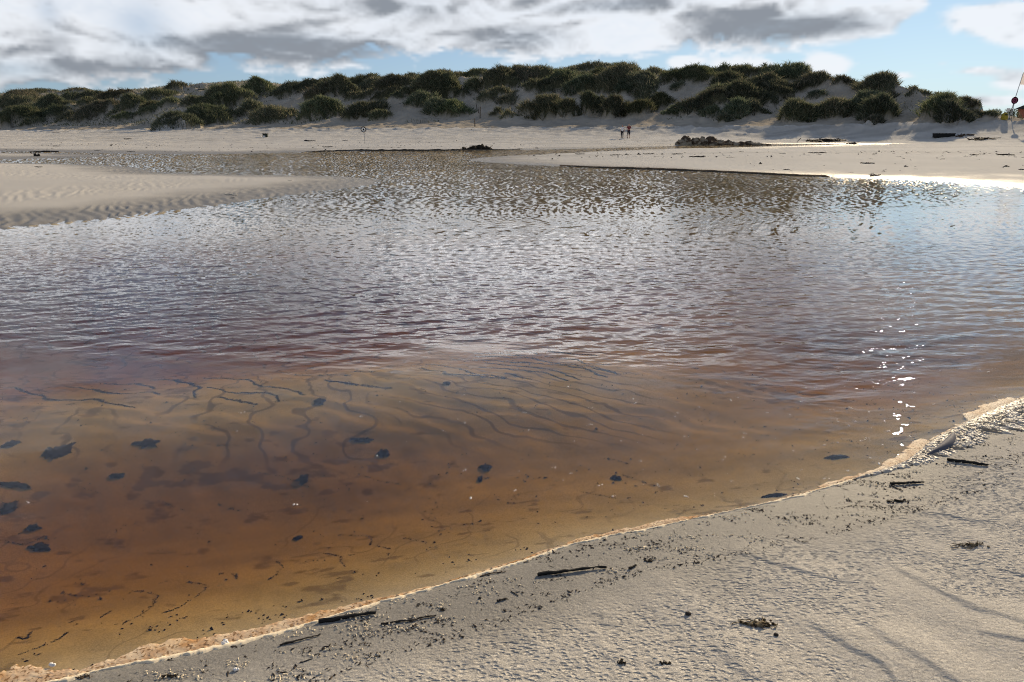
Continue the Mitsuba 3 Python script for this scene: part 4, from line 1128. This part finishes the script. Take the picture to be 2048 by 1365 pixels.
heap(960, 299, 26, 9, 3, 'weed_heap', 'black heap of weed and driftwood at the far water edge', 'seaweed heap', 'wet_seaweed', 26, 14)
heap(928, 299.5, 9, 5, 4, 'weed_heap', 'small dark weed lump just left of the black heap', 'seaweed heap', 'wet_seaweed', 8, 4)
heap(70, 313, 11, 7, 5, 'log_pile', 'dark rounded log lying on the sand strip at far left', 'driftwood', 'dark_wood', 9, 3)
heap(1655, 283, 40, 4, 6, 'weed_strip', 'low dark weed strip on the beach right of the sand heap', 'seaweed', 'wet_seaweed', 44, 22)
heap(1705, 289, 16, 4, 7, 'weed_strip', 'short dark weed ridge at the end of the bright channel', 'seaweed', 'brown_peat', 14, 6)
heap(1962, 279, 26, 3.5, 8, 'weed_strip', 'dark weed strip on the beach right of the black box', 'seaweed', 'wet_seaweed', 26, 14)
heap(1930, 272, 20, 4, 10, 'weed_strip', 'reddish brown drift behind the right end of the black box', 'seaweed', 'brown_peat', 18, 8)
# sand and peat heap on the far side of the channel
g = np.random.default_rng(61)
hp = thing('sand_heap', 'eroded brown heap of sand and peat by the narrow channel', 'sand heap')
ps = []
for i in range(70):
    u = g.uniform(1362, 1545)
    c = far(u, 292 - 1.5 * g.random())
    k = c[1] / FPX
    top = np.interp(u, [1355, 1375, 1390, 1430, 1450, 1480, 1500, 1545], [8, 15, 15, 15, 11, 7, 8, 3])
    r = g.uniform(.25, .6)
    ps.append(moved(lump(r, r * .9, top * k * g.uniform(.6, 1.05), 2000 + i, .5, 2, 2.6), c + [0, g.uniform(0, 1.4), -.05], g.uniform(0, 6)))
part(hp, 'mound', join(ps), 'heap_earth', smooth=25)
for u, v, a in ((1373, 281, .5), (1424, 282, -.55)):
    c = far(u, 291)
    part(hp, 'peat_slab', moved(lump(.62, .45, .55, int(u), .35, 2), c + [0, .5, .38], a), 'brown_peat', smooth=25)

# ------------------------------------------------------------------ people


def person(name, label, pos, turn, top, legs, h=1.75, shorts=False, arms='down', smooth=30):
    k = h / 1.75

    def bones(pairs, grow=0.0):
        hs = []
        for (p, r), (q, s_) in pairs:
            hs.append(m3.Manifold.batch_hull([m3.Manifold.sphere(r + grow, 14).translate(list(map(float, p))), m3.Manifold.sphere(s_ + grow, 14).translate(list(map(float, q)))]))
        m = m3.Manifold.batch_boolean(hs, m3.OpType.Add).refine_to_length(.03).to_mesh()
        t = trimesh.Trimesh(m.vert_properties[:, :3], m.tri_verts, process=True)
        trimesh.smoothing.filter_taubin(t, iterations=8)
        return moved((np.array(t.vertices) * k, np.array(t.faces)), pos, turn)

    hip, chest, neck, head = (0, 0, .95), (0, -.01, 1.28), (0, 0, 1.50), (0, .02, 1.64)
    legsL = {}
    for s_ in (-1, 1):
        legsL[s_] = [(s_ * .09, 0, .92), (s_ * .10, .03 * s_ + .02, .49), (s_ * .105, .05 * s_ - .01, .09), (s_ * .115, .05 * s_ + .13, .035)]
    arm = {}
    for s_ in (-1, 1):
        sh = (s_ * .19, 0, 1.42)
        if arms == 'down':
            arm[s_] = [sh, (s_ * .25, -.03, 1.14), (s_ * .26, .05, .90), (s_ * .26, .08, .82)]
        else:
            arm[s_] = [sh, (s_ * .27, -.02, 1.15), (s_ * .13, .17, 1.10), (s_ * .04, .21, 1.12)]
    body = [((0, 0, 1.44), .06), (head, .085)], [((0, .03, 1.60), .07), ((0, .0, 1.68), .088)], [(hip, .12), (chest, .13)]
    pr = [tuple(b) for b in body]
    for s_ in (-1, 1):
        a, l = arm[s_], legsL[s_]
        pr += [((a[0], .055), (a[1], .043)), ((a[1], .042), (a[2], .03)), ((a[2], .032), (a[3], .026)), ((l[0], .085), (l[1], .055)), ((l[1], .055), (l[2], .036)), ((l[2], .04), (l[3], .03)), ((chest, .11), (a[0], .06))]
        # five fingers and the nose are a few millimetres on a figure a hundred metres away; still formed
        w = np.array(a[3])
        for fi in range(4):
            b0 = w + np.array([0, (fi - 1.5) * .018, -.02])
            pr.append(((tuple(b0), .010), (tuple(b0 + [0, .012, -.062 - .008 * (1.5 - abs(fi - 1.5))]), .008)))
        pr.append(((tuple(w + [-.01 * s_, .02, 0]), .011), (tuple(w + [-.02 * s_, .055, -.03]), .009)))
    pr.append((((0, .10, 1.64), .014), ((0, .118, 1.62), .014)))
    key = thing(name, label, 'person')
    part(key, 'body', bones(pr), 'skin', smooth=True)
    part(key, 'hair', bones([(((0, -.02, 1.70), .085), ((0, -.035, 1.63), .075))]), 'hair', smooth=True)
    tp = [((0, 0, 1.00), .135), ((0, -.01, 1.30), .145)], [((-.14, 0, 1.40), .085), ((.14, 0, 1.40), .085)]
    tps = [tuple(b) for b in tp] + [((arm[s_][0], .075), (tuple(np.array(arm[s_][0]) * .35 + np.array(arm[s_][1]) * .65), .06)) for s_ in (-1, 1)]
    part(key, 'shirt', bones(tps), top, smooth=True)
    lp = [(((-.07, 0, .95), .12), ((.07, 0, .95), .12))]
    for s_ in (-1, 1):
        l = legsL[s_]
        lp.append(((l[0], .105), (l[1], .075)))
        if not shorts:
            lp.append(((l[1], .072), (l[2], .058)))
    part(key, 'shorts' if shorts else 'trousers', bones(lp), legs, smooth=True)
    for s_ in (-1, 1):
        l = legsL[s_]
        part(key, 'shoe', bones([((l[2][0], l[2][1] - .02, .05), .05), ((l[3][0], l[3][1] + .02, .04), .042)] and [(((l[2][0], l[2][1] - .02, .05), .05), ((l[3][0], l[3][1] + .02, .04), .042))]), 'dark_cloth', smooth=True)
    return key


person('person', 'person in a white top and dark trousers standing on the beach', far(1244, 277), 3.0, 'white_cotton', 'dark_cloth', 1.68)
person('person', 'person in a dark red shirt and black shorts standing on the beach', far(1257, 277), 2.7, 'red_cotton', 'dark_cloth', 1.80, shorts=True, arms='folded')
yy = 176.0
q = at_depth(1198, 118.5, yy)
person('person', 'dark clad person standing on the grassy dune crest against the sky', np.array([q[0], yy, q[2] - 1.78]), 1.6, 'grey_cloth', 'dark_cloth', 1.78)

# ------------------------------------------------------------------ beach furniture
c = far(531, 274.5)
k = thing('litter_bin', 'squat dark green box bin standing on the left beach', 'bin')
part(k, 'body', moved(box(.62, .5, .42), c + [0, 0, .20]), 'dark_green_paint')
part(k, 'lid', moved(box(.72, .58, .07), c + [0, 0, .445]), 'black_wood')
part(k, 'side_panel', moved(box(.30, .02, .16, .008), c + [-.10, -.262, .10]), 'sign_white')

c = far(729, 286)
hgt = 25 * c[1] / FPX


def disc(r, th, n=36):
    m = trimesh.creation.cylinder(r, th, sections=n)
    m.apply_transform(trimesh.transformations.rotation_matrix(np.pi / 2, [1, 0, 0]))
    return np.array(m.vertices), np.array(m.faces)


def ring(r0, r1, th, n=36):
    a = np.arange(n) * 2 * np.pi / n
    pr = [(r0, -th / 2), (r1, -th / 2), (r1, th / 2), (r0, th / 2)]
    v = np.vstack([np.stack([r * np.cos(a), 0 * a + y_, r * np.sin(a)], -1) for r, y_ in pr])
    j = np.arange(n)
    f = np.vstack([np.stack([p * n + j, p * n + (j + 1) % n, ((p + 1) % 4) * n + (j + 1) % n, ((p + 1) % 4) * n + j], 1) for p in range(4)])
    return v, f


k = thing('warning_sign', 'round red rimmed white sign with a red triangle on a thin beach post', 'sign')
part(k, 'post', tube([c + [.05, 0, -.1], c + [0, 0, hgt]], .032, 8), 'galvanised')
part(k, 'panel', moved(disc(.29, .02), c + [-.03, -.05, hgt - .02]), 'sign_white')
part(k, 'rim', moved(ring(.225, .31, .035), c + [-.03, -.06, hgt - .02]), 'sign_red')
tm = trimesh.creation.extrude_polygon(__import__('shapely').Polygon([(-.13, -.10), (.13, -.10), (0, .14)]), .012)
tv = np.array(tm.vertices)
part(k, 'triangle', moved((np.c_[tv[:, 0], -tv[:, 2], tv[:, 1]], np.array(tm.faces)[:, ::-1]), c + [-.03, -.062, hgt - .02]), 'sign_red')

for (u, v, h, lean, lab) in ((960, 237, 21, .06, 'tallest weathered fence post beside the worn dune path'), (950, 254, 15, -.05, 'lowest weathered fence post at the foot of the dune path'), (957, 227, 12, .1, 'short weathered post just above the tallest post'), (954, 219, 9, -.1, 'uppermost short weathered post on the dune path')):
    c = far(u, v)
    hh = h * c[1] / FPX
    single('fence_post', lab, 'post', tube([c - [0, 0, .2], c + [lean * hh * .5, 0, hh * .5], c + [lean * hh, 0, hh]], [.085, .08, .07], 8), 'weathered_wood')

c = far(1890, 275)
kk = c[1] / FPX
k = thing('timber_box', 'long low black timber box on the right beach', 'box')
part(k, 'body', moved(box(38 * kk, .7, 7 * kk, .02), c + [0, .3, 3.0 * kk], .04), 'black_wood')
part(k, 'lid', moved(box(39.5 * kk, .8, 1.1 * kk, .015), c + [0, .3, 7.0 * kk], .04), 'dark_wood')

c = far(2008, 240)
kk = c[1] / FPX
k = thing('litter_bin', 'yellow rounded bin at the beach entrance on the right', 'bin')
a = np.arange(20) * 2 * np.pi / 20
prof = [(.0, 0), (.40, 0), (.42, .1), (.36, .5), (.30, .74), (.2, .80), (.0, .82)]
v_ = np.vstack([np.stack([r * np.cos(a), r * np.sin(a) * .8, 0 * a + h], -1) for r, h in prof])
f_ = np.vstack([np.stack([p * 20 + np.arange(20), p * 20 + (np.arange(20) + 1) % 20, (p + 1) * 20 + (np.arange(20) + 1) % 20, (p + 1) * 20 + np.arange(20)], 1) for p in range(6)])
part(k, 'body', moved((v_, f_), c), 'yellow_paint', smooth=40)
part(k, 'opening', moved(box(.34, .03, .14, .01), c + [0, -.285, .58]), 'tyre')
c2 = at_depth(2014, 232, c[1] + 4)
c2[2] = float(ground(c2[:1], c2[1:2])[0])
k = thing('notice_board', 'small white notice board on a short post behind the yellow bin', 'sign')
part(k, 'post', tube([c2 - [0, 0, .1], c2 + [0, 0, .8]], .03, 8), 'galvanised')
part(k, 'board', moved(box(.42, .03, .42, .01), c2 + [0, -.05, .75]), 'sign_white')

c = far(2023, 238)
kk = c[1] / FPX
k = thing('prohibition_sign', 'round dark red sign on a thin post below the flag', 'sign')
part(k, 'post', tube([c - [0, 0, .1], c + [0, 0, 36 * kk]], .035, 8), 'galvanised')
part(k, 'panel', moved(disc(.36, .02), c + [-.04, -.06, 33.5 * kk]), 'sign_purple')
part(k, 'rim', moved(ring(.32, .42, .035), c + [-.04, -.07, 33.5 * kk]), 'sign_red')
part(k, 'emblem', moved(ring(.08, .15, .012), c + [-.04, -.075, 33.5 * kk]), 'sign_white')

c = far(2018, 236)
kk = c[1] / FPX
k = thing('flagpole', 'tall thin leaning flagpole at the right edge of the beach', 'flagpole')
topp = c + [12.5 * kk, 0, 82 * kk]
part(k, 'pole', tube([c - [0, 0, .2], (c + topp) / 2, topp], [.055, .045, .03], 8), 'galvanised')
fu, fw = np.meshgrid(np.linspace(0, 1, 24), np.linspace(0, 1, 12), indexing='ij')
fx = topp[0] + .03 + fu * 2.6 - fw * .25
fy = topp[1] + .12 * np.sin(fu * 7 + fw) * fu
fz = topp[2] - .08 - fw * 1.35 * (1 - .25 * fu) - fu * .75 + .05 * np.sin(fu * 9)
fi = (np.arange(23)[:, None] * 12 + np.arange(11)[None]).ravel()
fq = np.stack([fi, fi + 12, fi + 13, fi + 1], 1)
FV = np.stack([fx, fy, fz], -1).reshape(-1, 3)
scene['flag_thin'] = {'type': 'principledthin', 'base_color': {'type': 'rgb', 'value': [.6, .56, .57]}, 'roughness': .8, 'diff_trans': 1.0, 'eta': 1.3}
single('flag', 'pale translucent flag streaming from the flagpole at the right edge', 'flag', (np.vstack([FV, FV + [0, .004, 0]]), np.vstack([tri(fq), tri(fq[:, ::-1] + len(FV))])), 'flag_thin', smooth=40)

# low house at the right edge, behind the hedge
B0 = at_depth(2036, 236, 150)
gz = float(ground(B0[:1], B0[1:2])[0]) - .3
k = thing('beach_house', 'low beach house with a dark pitched roof at the right edge', 'house')
hx0, hx1, hy0, hy1, ez, rz = B0[0] + 4.2, B0[0] + 18, 150, 157, at_depth(2036, 217, 150)[2], at_depth(2070, 196, 153)[2]
part(k, 'wall', moved(box(hx1 - hx0, hy1 - hy0, ez - gz, .03), [(hx0 + hx1) / 2, (hy0 + hy1) / 2, (ez + gz) / 2]), 'brick_red')
xm = (hx0 + hx1) / 2
rv = np.array([[hx0 - .5, hy0 - .5, ez], [hx0 - .5, hy1 + .5, ez], [xm - 2.5, hy0 - .5, rz], [xm - 2.5, hy1 + .5, rz], [hx1 + .5, hy0 - .5, ez], [hx1 + .5, hy1 + .5, ez]])
part(k, 'roof', (rv, np.array([[0, 2, 3], [0, 3, 1], [2, 4, 5], [2, 5, 3], [0, 4, 2], [1, 3, 5], [0, 1, 5], [0, 5, 4]])), 'roof_grey', smooth=False)
part(k, 'shutter', moved(box(1.1, .08, 1.6, .02), [hx0 + 1.2, hy0 - .05, ez - 1.1]), 'cream_wall')
part(k, 'window', moved(box(.9, .08, 1.0, .02), [hx0 + 2.8, hy0 - .05, ez - 1.0]), 'window_glass')
for u, w, lab in ((1990, 24, 'left one of the dark hedges on the skyline by the flagpole'), (2022, 30, 'right one of the dark hedges on the skyline by the flagpole')):
    c = at_depth(u, 232, 128)
    gz = float(ground(c[:1], c[1:2])[0])
    hh = at_depth(u, 215, 128)[2] - gz
    gg = np.random.default_rng(u)
    n = 1800
    th, rr = gg.uniform(0, 6.283, n), np.sqrt(gg.random(n))
    Wd = w * 128 / FPX * .62
    P_ = np.stack([c[0] + Wd * rr * np.cos(th), c[1] + 1.2 * rr * np.sin(th), gz + gg.random(n) * (hh - .35) * np.sqrt(np.maximum(1 - rr ** 4, .2))], -1)
    v_, f_, c_ = blades(P_, gg.normal(size=(n, 3)) * .6, gg.uniform(.25, .5, n), gg.uniform(.08, .16, n), gg, .08)
    single('hedge', lab, 'hedge', (v_, f_), 'marram', smooth=False, color=c_)

# glazed twin gables far behind the last dune
k = thing('glazed_pavilion', 'blue green glazed twin gables showing behind the last dune', 'building')
for u0, u1, u2, vt in ((1941, 1948, 1955, 206), (1951, 1961, 1967, 203)):
    a0, a1, a2 = at_depth(u0, 226, 180), at_depth(u1, vt, 180), at_depth(u2, 226, 180)
    v_ = np.array([a0, a1, a2, a0 + [0, 4, 0], a1 + [0, 4, 0], a2 + [0, 4, 0]])
    part(k, 'gable', (v_, np.array([[0, 2, 1], [3, 4, 5], [0, 1, 4], [0, 4, 3], [1, 2, 5], [1, 5, 4], [0, 3, 5], [0, 5, 2]])), 'teal_glass', smooth=False)
    part(k, 'verge', tube([a0 + [0, -.03, 0], a1 + [0, -.03, 0]], .06, 5), 'galvanised')
    part(k, 'verge', tube([a1 + [0, -.03, 0], a2 + [0, -.03, 0]], .06, 5), 'galvanised')

# car parked at the right edge
c = at_depth(2044, 236, 118)
c[2] = float(ground(c[:1], c[1:2])[0])
k = thing('parked_car', 'pale car parked at the far right edge, only its front showing', 'car')
pf = __import__('shapely').Polygon([(0, .35), (.05, .75), (1.0, .92), (1.6, 1.38), (3.2, 1.42), (4.0, .95), (4.2, .85), (4.2, .35)]).buffer(.04)
cm = trimesh.creation.extrude_polygon(pf, 1.6)
cv = np.array(cm.vertices)
part(k, 'body', moved((np.c_[cv[:, 0], cv[:, 2], cv[:, 1]], np.array(cm.faces)[:, ::-1]), c), 'car_paint', smooth=30)
gm = trimesh.creation.extrude_polygon(__import__('shapely').Polygon([(1.25, .96), (1.7, 1.32), (3.1, 1.35), (3.6, .98)]), 1.63)
gv = np.array(gm.vertices)
part(k, 'window', moved((np.c_[gv[:, 0], gv[:, 2] - .015, gv[:, 1]], np.array(gm.faces)[:, ::-1]), c), 'window_glass')
for wx_ in (.8, 3.4):
    for wy_ in (.03, 1.57):
        part(k, 'wheel', moved(disc(.33, .2, 24), c + [wx_, wy_, .33]), 'tyre')
part(k, 'headlight', moved(box(.1, .3, .14, .02), c + [.04, .3, .68]), 'white_plastic')

# ------------------------------------------------------------------ undercut edges of the far banks, their shadow line painted as dark colour
scene['bank_shadow'] = {'type': 'diffuse', 'reflectance': {'type': 'rgb', 'value': [.10, .082, .066]}}
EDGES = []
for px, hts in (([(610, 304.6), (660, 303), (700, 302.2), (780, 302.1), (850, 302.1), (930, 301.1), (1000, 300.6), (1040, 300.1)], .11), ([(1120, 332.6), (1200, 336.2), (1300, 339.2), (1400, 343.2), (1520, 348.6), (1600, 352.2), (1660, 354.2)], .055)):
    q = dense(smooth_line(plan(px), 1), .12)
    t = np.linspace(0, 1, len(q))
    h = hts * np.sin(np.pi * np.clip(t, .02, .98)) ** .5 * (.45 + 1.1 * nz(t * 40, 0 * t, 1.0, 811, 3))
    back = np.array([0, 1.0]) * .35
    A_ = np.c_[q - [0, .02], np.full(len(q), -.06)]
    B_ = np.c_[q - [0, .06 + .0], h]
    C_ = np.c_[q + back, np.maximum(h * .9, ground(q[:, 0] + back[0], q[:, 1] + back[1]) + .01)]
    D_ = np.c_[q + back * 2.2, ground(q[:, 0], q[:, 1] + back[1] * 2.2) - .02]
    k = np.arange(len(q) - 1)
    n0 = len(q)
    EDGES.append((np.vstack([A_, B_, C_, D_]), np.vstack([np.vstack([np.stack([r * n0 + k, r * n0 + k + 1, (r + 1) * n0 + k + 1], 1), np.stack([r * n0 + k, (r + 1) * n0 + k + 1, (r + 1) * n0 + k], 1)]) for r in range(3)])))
scene['bank_edge'] = mikit.ply(join(EDGES), 'bank_shadow', smooth=False)
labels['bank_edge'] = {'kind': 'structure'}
# dark crumbs on far beach and sandbar: wrack lines, last band standing for footprints
wg = np.random.default_rng(31)
Q = []
for lo, hi, u0, u1, num in ((291, 299, -100, 1350, 420), (284, 290, -100, 1350, 240), (275, 284, 300, 2100, 300), (303, 314, 1050, 2100, 240), (316, 345, 1500, 2100, 60), (259, 276, 600, 2100, 1300)):
    uu, vv_ = wg.uniform(u0, u1, num), wg.uniform(lo, hi, num)
    pp = on_level(uu, vv_, .25)
    on = nz(pp[:, 0], pp[:, 1] * 3, 6, 820, 3) > .47
    Q.append(pp[on & (pp[:, 1] < 118)])
Q = np.vstack(Q)
Q = Q[ground(Q[:, 0], Q[:, 1]) > .03]
stuff('wrack_and_footprint_flecks', 'dark flecks of wrack and footprint marks over the far beach and sandbar', flecks(Q, wg.gamma(2.2, .07, len(Q)) + .05, wg.gamma(2, .022, len(Q)) + .03, wg, .0), 'dark_wood')
